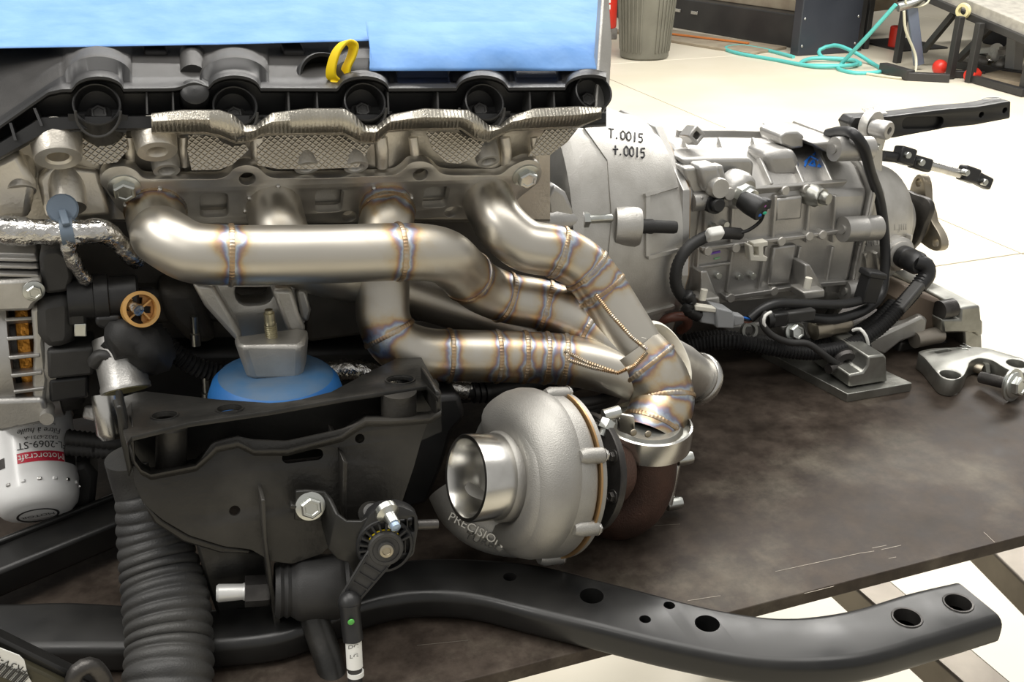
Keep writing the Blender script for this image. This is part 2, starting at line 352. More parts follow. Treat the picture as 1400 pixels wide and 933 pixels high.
def bolt(parent, p, axis, r, material='zinc', name='bolt', label=None):
    return stamp(name, 'hex'+material+name, hexbolt, material, parent, place(p, axis, r), label)
def capbolt():
    return MB().lathe((0, 0, 0), (0, 0, 1), [(1, -.3), (1, .7), (.85, .85), (.5, .85), (.5, .4), (0, .4)], 20)
def pin():
    return MB().lathe((0, 0, 0), (0, 0, 1), [(1, -1), (1, .8), (.85, 1), (0, 1)], 20)
def bead_ring(p, t, r, mr=.0018, n=54, rip=.35):
    b = MB(); x, y, a = frame(t); rows = []
    N = n*3
    for k in range(N):
        th = 2*math.pi*k/N; d = x*math.cos(th)+y*math.sin(th); s = mr*(1+rip*math.sin(3*2*math.pi*k/ (3*3)) ) if 0 else mr*(1-rip*(k % 3 == 0))
        rows.append([Vector(p)+d*(r+math.cos(q)*s*.8)+a*(math.sin(q)*mr*1.35) for q in [2*math.pi*j/6 for j in range(6)]])
    rows.append(rows[0]); return b.loft(rows, closed=True)
def bead_line(pts, r=.0022, rip=.3):
    P = smooth_path(pts, .0016); return MB().tube(P, [r*(1-rip*(i % 2)) for i in range(len(P))], 7)
def bvh(objs):
    v = []; f = []
    for o in objs:
        mw = WM(o); b = len(v); v += [mw @ q.co for q in o.data.vertices]; f += [tuple(i+b for i in p.vertices) for p in o.data.polygons]
    return BVHTree.FromPolygons(v, f)
def hit(tree, px, py):
    h = tree.ray_cast(CAM, ray(px, py).normalized()); return (h[0], h[1]) if h[0] else (None, None)
def text(name, body, size, m, material, parent, ext=.0003, bend=None, shear=0., align='CENTER', label=None):
    cu = bpy.data.curves.new('t', 'FONT'); cu.body = body; cu.size = size; cu.extrude = ext; cu.shear = shear; cu.align_x = align; cu.align_y = 'CENTER'; cu.resolution_u = 3
    ob = bpy.data.objects.new('t', cu); me = bpy.data.meshes.new_from_object(ob); bpy.data.objects.remove(ob); bpy.data.curves.remove(cu)
    me.name = name; me.materials.clear()
    if bend:
        for q in me.vertices: q.co = bend(q.co)
    else: me.transform(m)
    return link(name, me, material, parent, fix=False, flat=True)

def text_on(tr, px, py, body, size, par, material, rot=0., lift=.0006, ext=.0008, name='raised_lettering', fx=1.):
    """lettering laid onto a surface; size is its height in pixels of the 1400-wide frame"""
    cu = bpy.data.curves.new('t', 'FONT'); cu.body = body; cu.size = size; cu.extrude = .5; cu.align_x = 'CENTER'; cu.align_y = 'CENTER'; cu.resolution_u = 2
    ob = bpy.data.objects.new('t', cu); me = bpy.data.meshes.new_from_object(ob); bpy.data.objects.remove(ob); bpy.data.curves.remove(cu)
    c, s_ = math.cos(rot), math.sin(rot); ok = True
    for q in me.vertices:
        x, y = q.co.x*fx, q.co.y; h, n_ = hit(tr, px+x*c+y*s_, py+x*s_-y*c)
        if not h: ok = False; break
        n_ = n_ if n_.dot(CAM-h) > 0 else -n_; q.co = h+n_*(lift if q.co.z > 0 else lift-ext)
    if not ok: print('text missed', body); return None
    me.name = name; me.materials.clear(); return link(name, me, material, par, fix=False, flat=True)
# ------------------------------------------------------------------ floor and background
FZ = -.85
fl = struct(bpy.data.objects.new('floor', None), 'cream polished concrete floor with saw-cut joints', 'floor'); COL.objects.link(fl)
MB().box((4, 4, FZ-.03), (30, 30, .04)).build('floor_base', mat('joint_filler', (.22, .2, .16), .8), fl)
S = 4.6
for i in range(-2, 3):
    for j in range(-2, 4):
        x0 = 3.345+i*S; y0 = 3.03+j*S
        MB().box((x0+S/2, y0+S/2, FZ-.02), (S-.008, S-.008, .04)).build('floor_slab', 'floor', fl, bevel=.003)
# work table: top plate, lower frame
tb = thing('work_table', 'heavy steel plate table with brown mill-scale top carrying the engine', 'table', (.3, 1.1, FZ))
X0, X1, Y0, Y1 = -.75, 1.04, .62, 1.42; TT = .014
top = MB().box(((X0+X1)/2, (Y0+Y1)/2, -TT/2), (X1-X0, Y1-Y0, TT)).build('table_top', 'table', tb, bevel=.001)
for x, yy in ((-.6, .8), (-.6, 1.32), (.05, 1.2), (.96, 1.36)):
    MB().box((x, yy, (FZ-TT)/2), (.06, .06, -FZ-TT)).build('leg', 'tube_steel', tb, bevel=.004)
for x in (-.6, .0, .5, .96): MB().box((x, 1.06, -.045), (.06, .62, .06)).build('crossbar', 'tube_steel', tb, bevel=.004)
MB().box((.18, 1.35, -.105), (1.5, .05, .06)).build('side_rail', 'tube_steel', tb, bevel=.004)
for pa, pb in (((1060, 782), (1175, 757)), ((1175, 757), (1195, 754)), ((1192, 750), (1212, 746)), ((1205, 752), (1232, 746)), ((940, 822), (985, 815)), ((1345, 728), (1360, 742)), ((1100, 812), (1140, 802)), ((570, 883), (640, 876)), ((880, 720), (930, 717)), ((1215, 764), (1225, 762))):
    a_, b2 = at(*pa, Z=.0001), at(*pb, Z=.0001); MB().bar(a_, b2, .0005, .0003, up=(0, 0, 1)).build('scratch', 'tube_steel', top)
# lower cart frame that reaches out from under the table
cf = thing('cart_frame', 'square steel tube frame low under the table by the black rail', 'frame', (.6, .8, FZ))
def lowtube(pa, pb, z, wd, name, ext0=.0, ext1=.0):
    a = at(*pa, Z=z); b = at(*pb, Z=z); d = (b-a).normalized(); a = a-d*ext0; b = b+d*ext1
    MB().bar(a, b, wd, .05, up=(0, 0, 1)).build(name, 'tube_steel', cf, bevel=.004)
lowtube((1175, 805), (1385, 990), -.36, .06, 'frame_tube', .8, .3)
lowtube((1348, 742), (1440, 832), -.36, .06, 'frame_tube', .8, .3)
p = at(1385, 915, Z=-.36); q = at(1165, 800, Z=-.36)
MB().bar(p+Vector((-.02, -.02, -.05)), (p.x-.02, p.y-.02, FZ), .05, .05).build('leg', 'tube_steel', cf, bevel=.004)
MB().bar(p+Vector((.02, .9, -.03)), (p.x+.02, p.y+.9, FZ), .05, .05).build('leg', 'tube_steel', cf, bevel=.004)
# plastic waste bin
bn = thing('waste_bin', 'tall grey ribbed plastic waste bin standing on the concrete', 'bin', at(888, 86, Z=FZ))
c = at(888, 84, Z=FZ)+Vector((.05, .2, 0))
MB().lathe(c, (0, 0, 1), [(0, 0), (.185, 0), (.2, .015), (.245, .66), (.25, .70), (.262, .70), (.262, .74), (.235, .74), (.19, .03), (0, .03)], 40).build('body', 'bin', bn)
for k in range(40):
    if k % 10 > 6: continue
    a = 2*math.pi*k/40; d = Vector((math.cos(a), math.sin(a), 0))
    MB().bar(c+d*.2+Vector((0, 0, .06)), c+d*.238+Vector((0, 0, .55)), .014, .02, up=d).build('rib', 'bin', bn, bevel=.003)
for sg in (-1, 1):
    d = Vector((c_right.x*sg, c_right.y*sg, 0)); MB().bar(c+d*.27+Vector((0, 0, .60)), c+d*.27+Vector((0, 0, .70)), .12, .05, up=d).build('handle', 'bin', bn, bevel=.01)
# red cabinet half hidden by the engine
rc = thing('red_drum', 'red and white printed metal can behind the grey bin', 'can', at(842, 62, Z=FZ))
c2 = at(840, 58, Z=FZ)+Vector((.0, .25, 0))
MB().lathe(c2+Vector((0, 0, .1)), (0, 0, 1), [(0, 0), (.115, 0), (.12, .01), (.12, .5), (.115, .51), (0, .51)], 28).build('body', 'redcan', rc)
MB().box(c2+Vector((0, 0, .05)), (.2, .2, .1)).build('foot', 'junk', rc, bevel=.01)
x, y, z = frame(-c_head, (0, 0, 1))
for dx, dz, ww, hh, mm in ((-.03, .42, .11, .09, 'whitep'), (.02, .31, .12, .05, 'whitep'), (.0, .245, .1, .035, 'whitep'), (.075, .42, .05, .08, 'inkblue'), (.03, .19, .04, .04, 'whitep')):
    rows = [[c2+Vector((math.sin(-YAW*0+t)*c_right.x-math.cos(t)*c_head.x, math.sin(t)*c_right.y-math.cos(t)*c_head.y, 0))*.1215+Vector((0, 0, .1+dz+s*hh/2)) for t in np.linspace((dx-ww/2)/.12, (dx+ww/2)/.12, 8)] for s in (-1, 1)]
    MB().loft(rows).build('printed_patch', mm, rc, fix=False)
# black machine and panels
mc = thing('black_machine_base', 'long low black machine base across the shop floor behind the bin', 'machine', (5.2, 8.6, FZ))
a = Vector((4.75, 10.4, FZ)); b = Vector((5.5, 7.55, FZ)); d = (b-a).normalized(); nrm = Vector((-d.y, d.x, 0))
MB().bar(a+Vector((0, 0, .14))+nrm*.15, b+Vector((0, 0, .14))+nrm*.15, .28, .3, up=nrm).build('kick_plate', 'blacksteel', mc, bevel=.01)
MB().bar(a+Vector((0, 0, .33))+nrm*.6, b+Vector((0, 0, .33))+nrm*.6, .1, .9, up=nrm).build('deck', 'brownmat', mc, bevel=.01)
MB().bar(a+Vector((0, 0, 1.1))+nrm*1.2, b+Vector((0, 0, 1.1))+nrm*1.2, 1.6, .3, up=nrm).build('housing', 'darkbox', mc, bevel=.02)
for k, t in enumerate((.18, .4, .62, .8)):
    pp = a.lerp(b, t)+nrm*.95; MB().bar(pp+Vector((0, 0, .38)), pp+Vector((0, 0, 1.5)), .08, .1).build('post', 'junk' if k % 2 else 'brownmat', mc, bevel=.01)
for k, t in enumerate((.55, .72, .84, .9)):
    pp = a.lerp(b, t)+nrm*.55+Vector((0, 0, .40)); MB().sphere(pp, (.05, .05, .03), 12).build('fitting', 'steel', mc)
for k, t in enumerate((.3, .42, .5)):
    pp = a.lerp(b, t)-nrm*.005+Vector((0, 0, .17)); MB().box(pp, (.09, .012, .03), (d, nrm, Vector((0, 0, 1)))).build('plate', 'steel', mc, bevel=.002)
bm_ = thing('floor_board', 'worn brown board lying on the floor before the black machine', 'board', (4.7, 8.2, FZ))
MB().bar(a+nrm*-.25+Vector((.05, -1.1, .012)), b+nrm*-.28+Vector((-.1, .2, .012)), .024, .5, up=nrm).build('board', 'brownmat', bm_, bevel=.004)
MB().bar(a+nrm*-.3+Vector((.25, -1.6, .035)), b+nrm*-.3+Vector((-.1, .5, .035)), .012, .03, up=nrm).build('orange_strip', mat('orange_strip', (.6, .2, .05), .6), bm_)
pn = thing('dark_panel_cabinet', 'tall blue-black riveted steel panel cabinet beside the coiled hose', 'cabinet', at(1140, 74, Z=FZ))
pa = at(1090, 77, Z=FZ); pb = at(1172, 72, Z=FZ); dd = (pb-pa).normalized(); nn = Vector((-dd.y, dd.x, 0))
MB().box((pa+pb)/2+nn*.06+Vector((0, 0, .8)), ((pb-pa).length, .12, 1.6), (dd, nn, Vector((0, 0, 1)))).build('body', 'bluesteel', pn, bevel=.01)
for k in range(6):
    for e in (.06, .94):
        q = pa.lerp(pb, e)+Vector((0, 0, .08+.22*k)); stamp('rivet', 'rivet', lambda: MB().sphere((0, 0, 0), (1, 1, .6), 10), 'steel', pn, place(q, -nn, .011))
MB().bar(pb+dd*.06+nn*.1, pb+dd*.06+nn*.1+Vector((0, 0, 1.5)), .06, .06).build('post', 'blacksteel', pn, bevel=.005)
MB().bar(pb+dd*.18+nn*.15, pb+dd*.18+nn*.15+Vector((0, 0, 1.5)), .05, .05).build('post', 'blacksteel', pn, bevel=.005)
# black back wall of the shop
bw = MB().box((9.5, 13.5, .9), (.3, 26, 3.5), (Vector((.87, .5, 0)), Vector((-.5, .87, 0)), Vector((0, 0, 1)))).build('wall_back', 'darkbox'); struct(bw, 'dark brown back wall behind the machines', 'wall')
dk = thing('dark_cabinet', 'wide black cabinet behind the ramp frame', 'cabinet', (6.7, 6.6, FZ))
MB().box((7.6, 6.3, FZ+.75), (.8, 2.3, 1.5)).build('body', 'bluesteel', dk, bevel=.01)
MB().box((7.0, 6.3, FZ+.32), (.45, 2.2, .05)).build('shelf', 'brownmat', dk, bevel=.005)
# ramp on a black tube frame
rp = thing('ramp', 'grey topped ramp on a black square tube frame', 'ramp', (5.7, 5.8, FZ))
ra = at(1295, -4, X=5.85); rb = at(1400, 40, X=5.85); rd = (rb-ra).normalized(); e0 = ra-rd*1.2; e1 = rb+rd*1.2
sx = Vector((1, .1, 0)).normalized()
MB().bar(e0+sx*.35, e1+sx*.35, .7, .09, up=(0, 0, 1)).build('ramp_top', 'greytop', rp, bevel=.006)
MB().bar(e0+Vector((-.01, 0, -.06)), e1+Vector((-.01, 0, -.06)), .05, .05).build('edge_tube', 'blacksteel', rp, bevel=.004)
def zr(yv): t = (yv-e0.y)/(e1.y-e0.y); return e0.lerp(e1, t)
legs = [(1298, 108), (1325, 113), (1398, 130), (1226, 86)]
for lp in legs:
    g = at(*lp, Z=FZ); tp = zr(g.y); MB().bar(g, (g.x, g.y, max(tp.z-.05, g.z+.3)), .05, .05).build('leg', 'blacksteel', rp, bevel=.004)
for la, lb in (((1322, 111), (1400, 133)), ((1298, 106), (1345, 108)), ((1298, 92), (1400, 108))):
    g = at(*la, Z=FZ)+Vector((0, 0, .03)); h = at(*lb, Z=FZ)+Vector((0, 0, .03)); MB().bar(g, h, .05, .05).build('floor_tube', 'blacksteel', rp, bevel=.004)
for la, lb in (((1262, 70), (1305, 18)), ((1310, 82), (1362, 30))):
    g = at(*la, X=5.9); h = at(*lb, X=5.9); MB().bar(g, h, .045, .045).build('brace', 'blacksteel', rp, bevel=.004)
MB().bar(at(1385, 100, X=6.3), at(1390, 40, X=6.3), .09, .09).build('leg', mat('pale_grey_post', (.3, .3, .3), .5), rp, bevel=.004)
# hose stand with nozzle
st = thing('hose_stand', 'blue-grey post of a hose stand on a black tube foot', 'stand', at(1250, 96, Z=FZ))
g = at(1255, 96, Z=FZ)
MB().bar(g+Vector((0, 0, .04)), at(1246, 2, Y=g.y), .075, .04, up=c_head).build('post', mat('blue_grey_post', (.16, .19, .26), .35, .4), st, bevel=.006)
MB().bar(at(1207, 92, Z=FZ+.04), at(1245, 103, Z=FZ+.04), .07, .07).build('foot', 'blacksteel', st, bevel=.004)
MB().bar(at(1240, 104, Z=FZ+.03), at(1298, 107, Z=FZ+.03), .06, .06).build('foot', 'blacksteel', st, bevel=.004)
tp = at(1246, 3, Y=g.y)
MB().tube(smooth_path([tp+Vector((-.12, 0, -.03)), tp+Vector((0, -.03, 0)), tp+Vector((.06, -.03, .03))], .02), .035, 14).build('nozzle', 'zinc', st)
MB().tube(smooth_path([tp+Vector((.02+.11*math.cos(t), -.04, .02+.05*math.sin(t))) for t in np.linspace(0, 6.2, 14)], .02), .008, 8).build('cable_loop', 'hosepale', st)
h1 = at(1225, 6, Y=g.y-.1)
hs = [h1, at(1190, 45, Y=6.6), at(1150, 88, Z=FZ+.03), at(1146, 94, Z=FZ+.012), at(1170, 100, Z=FZ+.012), at(1204, 98, Z=FZ+.012), at(1190, 85, Z=FZ+.02), at(1165, 70, Z=FZ+.08), at(1140, 62, Z=FZ+.1), at(1121, 68, Z=FZ+.06), at(1124, 78, Z=FZ+.02), at(1170, 84, Z=FZ+.015), at(1176, 88, Z=FZ+.012), at(1140, 90, Z=FZ+.012), at(1095, 88, Z=FZ+.012), at(1110, 80, Z=FZ+.03), at(1165, 82, Z=FZ+.03), at(1170, 88, Z=FZ+.03), at(1120, 91, Z=FZ+.02), at(1060, 82, Z=FZ+.012), at(1005, 72, Z=FZ+.012), at(992, 66, Z=FZ+.012), at(1010, 63, Z=FZ+.012), at(1045, 68, Z=FZ+.012), at(1085, 78, Z=FZ+.012)]
o = MB().tube(smooth_path(hs, .04), .016, 10).build('air_hose', 'hosegreen'); tag(o, 'teal air hose looping from the stand to a coil on the floor', 'hose')
o = MB().tube(smooth_path([at(1236, 15, Y=g.y-.1), at(1238, 40, Y=g.y-.1), at(1252, 78, Y=g.y-.12), at(1250, 102, Z=FZ+.015), at(1235, 107, Z=FZ+.01), at(1185, 101, Z=FZ+.01)], .03), .010, 8).build('pale_cable', 'hosepale'); tag(o, 'thin pale cable hanging from the hose stand to the floor', 'cable')
o = MB().lathe(at(1317, 15, X=5.78), (-1, -.4, 0), [(.03, -.02), (.05, -.02), (.058, 0), (.05, .02), (.03, .02), (.03, -.02)], 24).build('cord_reel', mat('yellowed_plastic', (.62, .56, .3), .5)); tag(o, 'yellowed round reel hanging at the ramp edge', 'reel')
for i, (px, py, r, nm, mt, lab) in enumerate(((1226, 50, .065, 'red_can', 'redcan', 'small red can standing on a ledge behind the stand'), (1285, 92, .055, 'red_rag', 'redcan', 'crumpled red rag under the ramp beside its legs'), (1333, 101, .05, 'red_bottle', 'redcan', 'little red bottle lying on the floor under the ramp'))):
    q = at(px, py, Z=FZ+.06) if i else at(px, py, X=6.3)
    b = MB()
    if i == 0:
        b.lathe(q+Vector((0, 0, -.08)), (0, 0, 1), [(0, 0), (r, 0), (r, .16), (r*.8, .17), (0, .17)], 18); MB().box(q+Vector((.15, .1, -.11)), (.5, .6, .06)).build('ledge', 'blacksteel', dk, bevel=.005)
    elif i == 1: b.sphere(q, (r, r*1.1, r*1.05), 12)
    else: b.lathe(q+Vector((-.06, 0, -.01)), (1, .3, 0), [(0, 0), (r*.9, .01), (r, .09), (r*.4, .12), (r*.4, .15), (0, .15)], 16)
    tag(b.build(nm, mt), lab, 'clutter')
rnd = random.Random(3)
for i in range(12):
    q = at(1300+rnd.uniform(5, 90), 66+rnd.uniform(0, 30), X=6.2+rnd.uniform(0, .3)); q.z = max(q.z, FZ+.05)
    b = MB(); b.sphere(q, (rnd.uniform(.03, .08), rnd.uniform(.03, .08), .05), 8); b.bar(q, q+Vector((rnd.uniform(-.1, .1), .1, -.02)), .05, .04)
    tag(b.build('scrap_piece', rnd.choice(['junk', 'steel', 'whitep', 'junk'])), 'piece of scrap metal piled under the ramp frame', 'scrap', 'scrap pieces under the ramp')
o = MB().bar(FZv := Vector((6.3, 6.2, FZ+.02)), Vector((6.6, 5.2, FZ+.02)), .9, .04).build('scrap_board', 'brownmat'); tag(o, 'brown board lying under the ramp with scrap on it', 'board')
# ------------------------------------------------------------------ engine block (dark body behind everything)
def pxrow(fn, Y, xs): return [at(x, fn(x), Y=Y if not callable(Y) else Y(x)) for x in xs]
eb = thing('engine_block', 'dark cast engine block behind the exhaust tubes', 'engine block', (.1, 1.1, 0))
bl = [at(-60, 290, Y=1.0), at(745, 270, Y=1.0), at(760, 480, Y=1.0), at(-60, 600, Y=1.0)]
MB().prism(bl, (0, .32, 0)).build('crankcase', 'block', eb, bevel=.006)
MB().prism([at(160, 400, Y=.975), at(480, 395, Y=.975), at(500, 440, Y=.975), at(180, 445, Y=.975)], (0, .05, 0)).build('side_web', 'block', eb, bevel=.006)
MB().prism([at(215, 395, Y=.955), at(270, 395, Y=.955), at(300, 470, Y=.955), at(262, 475, Y=.955), at(228, 440, Y=.955)], (0, .05, 0)).build('web', 'block', eb, bevel=.01)
MB().prism([at(420, 395, Y=.96), at(640, 400, Y=.96), at(640, 440, Y=.96), at(420, 470, Y=.96)], (0, .05, 0)).build('pan_rail', 'block', eb, bevel=.005)
MB().prism([at(180, 480, Y=.97), at(700, 470, Y=.97), at(720, 545, Y=.97), at(160, 620, Y=.97)], (0, .3, 0)).build('oil_pan', 'plastic', eb, bevel=.01)
for px, py in ((268, 460), (338, 545), (283, 540)):
    b = MB().lathe(at(px, py+12, Y=.945), EZ, [(.0, 0), (.005, 0), (.005, .012), (.0035, .013), (.0035, .03), (0, .03)], 10).build('stud', 'zinc', eb)
MB().prism([at(562, 438, Y=.94), at(652, 447, Y=.94), at(652, 462, Y=.94), at(560, 452, Y=.94)], (0, .02, 0)).build('tab_plate', 'alu', eb, bevel=.001)
# ------------------------------------------------------------------ cylinder head
hd = thing('cylinder_head', 'bare cast aluminium cylinder head between black cover and exhaust flange', 'cylinder head', at(400, 300, Y=1.0))
xs = np.linspace(-60, 752, 90)
def ytop(x): return np.interp(x, [-60, 0, 20, 66, 110, 760], [250, 222, 208, 182, 178, 172])
def ybump(x): return .006*sum(math.exp(-((x-c)/26)**2) for c in (130, 378, 525, 668))
rows = [pxrow(lambda x: ytop(x)-12, 1.02, xs), pxrow(ytop, lambda x: .915-ybump(x)*.4, xs), pxrow(lambda x: ytop(x)+14, lambda x: .922-ybump(x), xs),
        pxrow(lambda x: 225, lambda x: .925-ybump(x)*1.5, xs), pxrow(lambda x: 245, lambda x: .936-ybump(x)*1.2, xs), pxrow(lambda x: 300, .94, xs), pxrow(lambda x: 305, 1.02, xs)]
MB().loft(rows).build('casting', 'alu_head', hd, ang=60)
NB = Vector((0, -.68, -.73))
def boss(px, py, Y, r, ln, hr, name='boss', material='alu_head', parent=None, n=NB):
    c = at(px, py, Y=Y); MB().lathe(c, n, [(r*1.12, -ln), (r, -.002), (r*.96, 0), (hr*1.2, 0), (hr, -.002), (hr, -.015), (0, -.015)], 32).build(name, material, parent or hd)
boss(80, 217, .885, .0185, .026, .0085); boss(215, 208, .885, .0165, .024, .0072)
boss(29, 262, .91, .012, .03, .001); boss(95, 285, .905, .014, .03, .001)
for px, py in ((228, 234), (420, 230), (487, 229), (668, 221)):
    boss(px, py, .905, .0115, .02, .0062, 'stud_seat', 'alu_light')
for px, wpx in ((177, 14), (250, 12), (352, 20), (520, 20), (565, 14), (690, 16), (730, 12)):
    a = at(px, 188, Y=.912); c = at(px+2, 226, Y=.918); MB().tube(smooth_path([a, (a+c)/2+Vector((0, -.003, 0)), c], .004), [.00065*wpx*.5]*len(smooth_path([a, (a+c)/2, c], .004)), 12).build('rib', 'alu_head', hd)
MB().prism([at(50, 245, Y=.915), at(70, 225, Y=.915), at(135, 232, Y=.915), at(152, 296, Y=.915), at(62, 300, Y=.915)], (0, .03, 0)).build('corner_web', 'alu_head', hd, bevel=.004)
MB().prism([at(-40, 235, Y=.905), at(25, 205, Y=.905), at(48, 250, Y=.905), at(40, 300, Y=.905), at(-40, 305, Y=.905)], (0, .04, 0)).build('corner_web', 'alu_head', hd, bevel=.006)
MB().prism([at(824, -10, Y=.93), at(833, -10, Y=.93), at(837, 60, Y=.92), at(834, 120, Y=.90), at(826, 158, Y=.885), at(812, 168, Y=.885)], (0, .012, 0)).build('rear_edge', 'alu_light', hd, bevel=.002)
# ------------------------------------------------------------------ valve cover
vc = thing('valve_cover', 'black moulded plastic valve cover with scalloped lip and ribs', 'valve cover', at(400, 150, Y=.95))
BX = [(134, 150), (321, 152), (497, 146), (659, 146), (807, 132)]
def bumps(x, h, w, extra=True):
    s = sum(h*max(0, 1-((x-c)/w)**2)**.5*(1 if abs(x-c) < w else 0) for c, _ in BX)
    if extra: s += h*.45*math.exp(-((x-265)/16)**2)
    return s
def base(x, pts): return float(np.interp(x, [p[0] for p in pts], [p[1] for p in pts]))
Dl = [(-60, 200), (0, 160), (66, 115), (84, 104), (430, 106), (500, 106), (780, 106), (835, 104)]
Ll = [(-60, 214), (0, 172), (66, 126), (84, 122), (300, 120), (500, 121), (790, 119), (835, 119)]
Wl = [(-60, 226), (0, 190), (57, 158), (110, 157), (800, 152), (835, 152)]
Fl = [(-60, 228), (0, 196), (57, 161), (110, 160), (800, 155), (835, 155)]
Gl = [(-60, 250), (0, 218), (66, 181), (110, 179), (800, 172), (835, 170)]
xs = np.linspace(-60, 829, 300)
def sx(x): return 1 if x > 80 else 0
D = lambda x: base(x, Dl)-bumps(x, 27, 46, False)*sx(x)
Lp = lambda x: base(x, Ll)-bumps(x, 17, 34)*sx(x)
rows = [pxrow(lambda x: 34, 1.08, xs), pxrow(lambda x: min(D(x)-20, 66), .992, xs), pxrow(lambda x: D(x)-3, .925, xs), pxrow(D, .920, xs), pxrow(lambda x: max(D(x)+7, Lp(x)-9), .912, xs),
        pxrow(lambda x: Lp(x)-4, .892, xs), pxrow(Lp, .886, xs), pxrow(lambda x: Lp(x)+4, .886, xs), pxrow(lambda x: Lp(x)+7, .899, xs), pxrow(lambda x: base(x, Wl), .903, xs),
        pxrow(lambda x: base(x, Fl), .884, xs), pxrow(lambda x: base(x, Gl)-3, .881, xs), pxrow(lambda x: base(x, Gl), .884, xs), pxrow(lambda x: base(x, Gl)+3, .93, xs)]
MB().loft(rows[:4]).build('deck', 'deck', vc, ang=50)
MB().loft(rows[3:]).build('lip', 'plastic', vc, ang=50)
CA = Vector((0, -.80, .60))
for px, py in BX:
    c = at(px, py, Y=.89); s_ = .72 if px > 800 else 1
    MB().lathe(c, CA, [(0, -.012), (.0165, -.012), (.0165, .010), (.0172, .0108), (.0182, .010), (.0185, -.03)], 36).build('bolt_cup', 'plastic', vc).scale = (1, 1, 1)
    bolt(vc, c+CA*-.0115, CA, .0068, 'plastic2', label='dark flanged cover bolt')
    if px > 800: continue
    MB().bar(at(px-30, py+6, Y=.884), at(px-28, py+30, Y=.884), .002, .012).build('cup_rib', 'plastic', vc); MB().bar(at(px+30, py+6, Y=.884), at(px+28, py+30, Y=.884), .002, .012).build('cup_rib', 'plastic', vc)
    MB().tube(smooth_path([at(px+31*math.sin(t), py+2+40*math.cos(t)*(.88 if math.cos(t) > 0 else .1), Y=.871) for t in np.linspace(-1.65, 1.65, 14)], .004), .0011, 8).build('cup_rim', 'plastic2', vc)
for px in (200, 236, 394, 433, 530, 598, 724, 757): MB().prism([at(px-1, 126, Y=.889), at(px+1.5, 126, Y=.889), at(px+2.5, 156, Y=.880), at(px, 156, Y=.880)], (0, .02, 0)).build('rib', 'plastic2', vc)
for a, b_ in (((14, 168), (20, 192)), ((47, 148), (56, 172))): MB().prism([at(a[0]-2, a[1], Y=.886), at(a[0]+2, a[1], Y=.886), at(b_[0]+3, b_[1], Y=.878), at(b_[0]-1, b_[1], Y=.878)], (0, .025, 0)).build('rib', 'plastic', vc)
c = at(266, 124, Y=.886); MB().lathe(c, CA, [(.0125, -.02), (.0115, -.001), (.009, .0015), (.005, .0025), (0, .003)], 28).build('boss', 'plastic', vc)
MB().tube([at(264, 106, Y=.932), at(263, 76, Y=.982)], .0115, 20).build('boss_rib', 'deck', vc)
for px in (212, 400): MB().box(at(px, 69, Y=.985), (.02, .02, .008), (EX, Vector((0, .8, .2)).normalized(), EZ)).build('pad', 'deck', vc, bevel=.002)
# dipstick
dp = thing('dipstick', 'bright yellow looped oil dipstick handle in the black cover', 'dipstick', at(462, 112, Y=.915))
loop = [(462, 113), (453, 104), (455, 84), (463, 66), (474, 57), (483, 62), (481, 76), (473, 94), (471, 108), (468, 114)]
pth = smooth_path([at(x, y, Y=.913+.0*i) for i, (x, y) in enumerate(loop)], .002)
rows = []
for i, p_ in enumerate(pth):
    t = (pth[min(i+1, len(pth)-1)]-pth[max(i-1, 0)]).normalized(); wd = Vector((.55, -.75, .25)).normalized(); nn_ = t.cross(wd).normalized()
    rows.append([p_+wd*.0058+nn_*.0013, p_+wd*.0058-nn_*.0013, p_-wd*.0058-nn_*.0013, p_-wd*.0058+nn_*.0013])
MB().loft(rows, closed=True, capends=True).build('loop', 'yellow', dp, bevel=.0008)
MB().lathe(at(463, 113, Y=.915), (0, -.3, 1), [(0, -.02), (.009, -.02), (.009, .002), (.006, .004), (0, .004)], 20).build('plug', 'yellow', dp)
MB().lathe(at(448, 112, Y=.93), (.25, -.8, .5), [(.028, -.03), (.028, .0), (.0265, .002), (.024, .0), (.024, -.02), (0, -.02)], 32).build('socket', 'plastic', vc)
# masking tape
tp_ = thing('tape_sheet', 'blue masking tape sheet covering the top of the engine', 'masking tape', at(300, 30, Y=1.0))
def wav(x, y, s=1): return s*(.0035*math.sin(x*.021+y*.05)+.002*math.sin(x*.06-y*.09+1))
xs = np.linspace(-60, 825, 120); ys = [64, 61, 52, 40, 25, 8, -12, -40, -70]
rows = [[at(x, base(x, [(-60, 65), (0, 63), (300, 58), (500, 53), (825, 50)])-(61-y), Y=.968+.0022*(64-y)+(wav(x, y, 1.1) if i > 1 else 0)) for x in xs] for i, y in enumerate(ys)]
MB().loft(rows).build('sheet', 'tape', tp_, solid=.0006)
xs = np.linspace(500, 826, 60)
rows = [[at(x+(12*(1-i/6) if x < 505 else 0), y, Y=Yv+wav(x, y, .9)) for x in xs] for i, (y, Yv) in enumerate(((97, .906), (92, .908), (80, .915), (66, .925), (52, .948), (46, .962), (30, .985)))]
MB().loft(rows).build('flap', 'tape', tp_, solid=.0006)
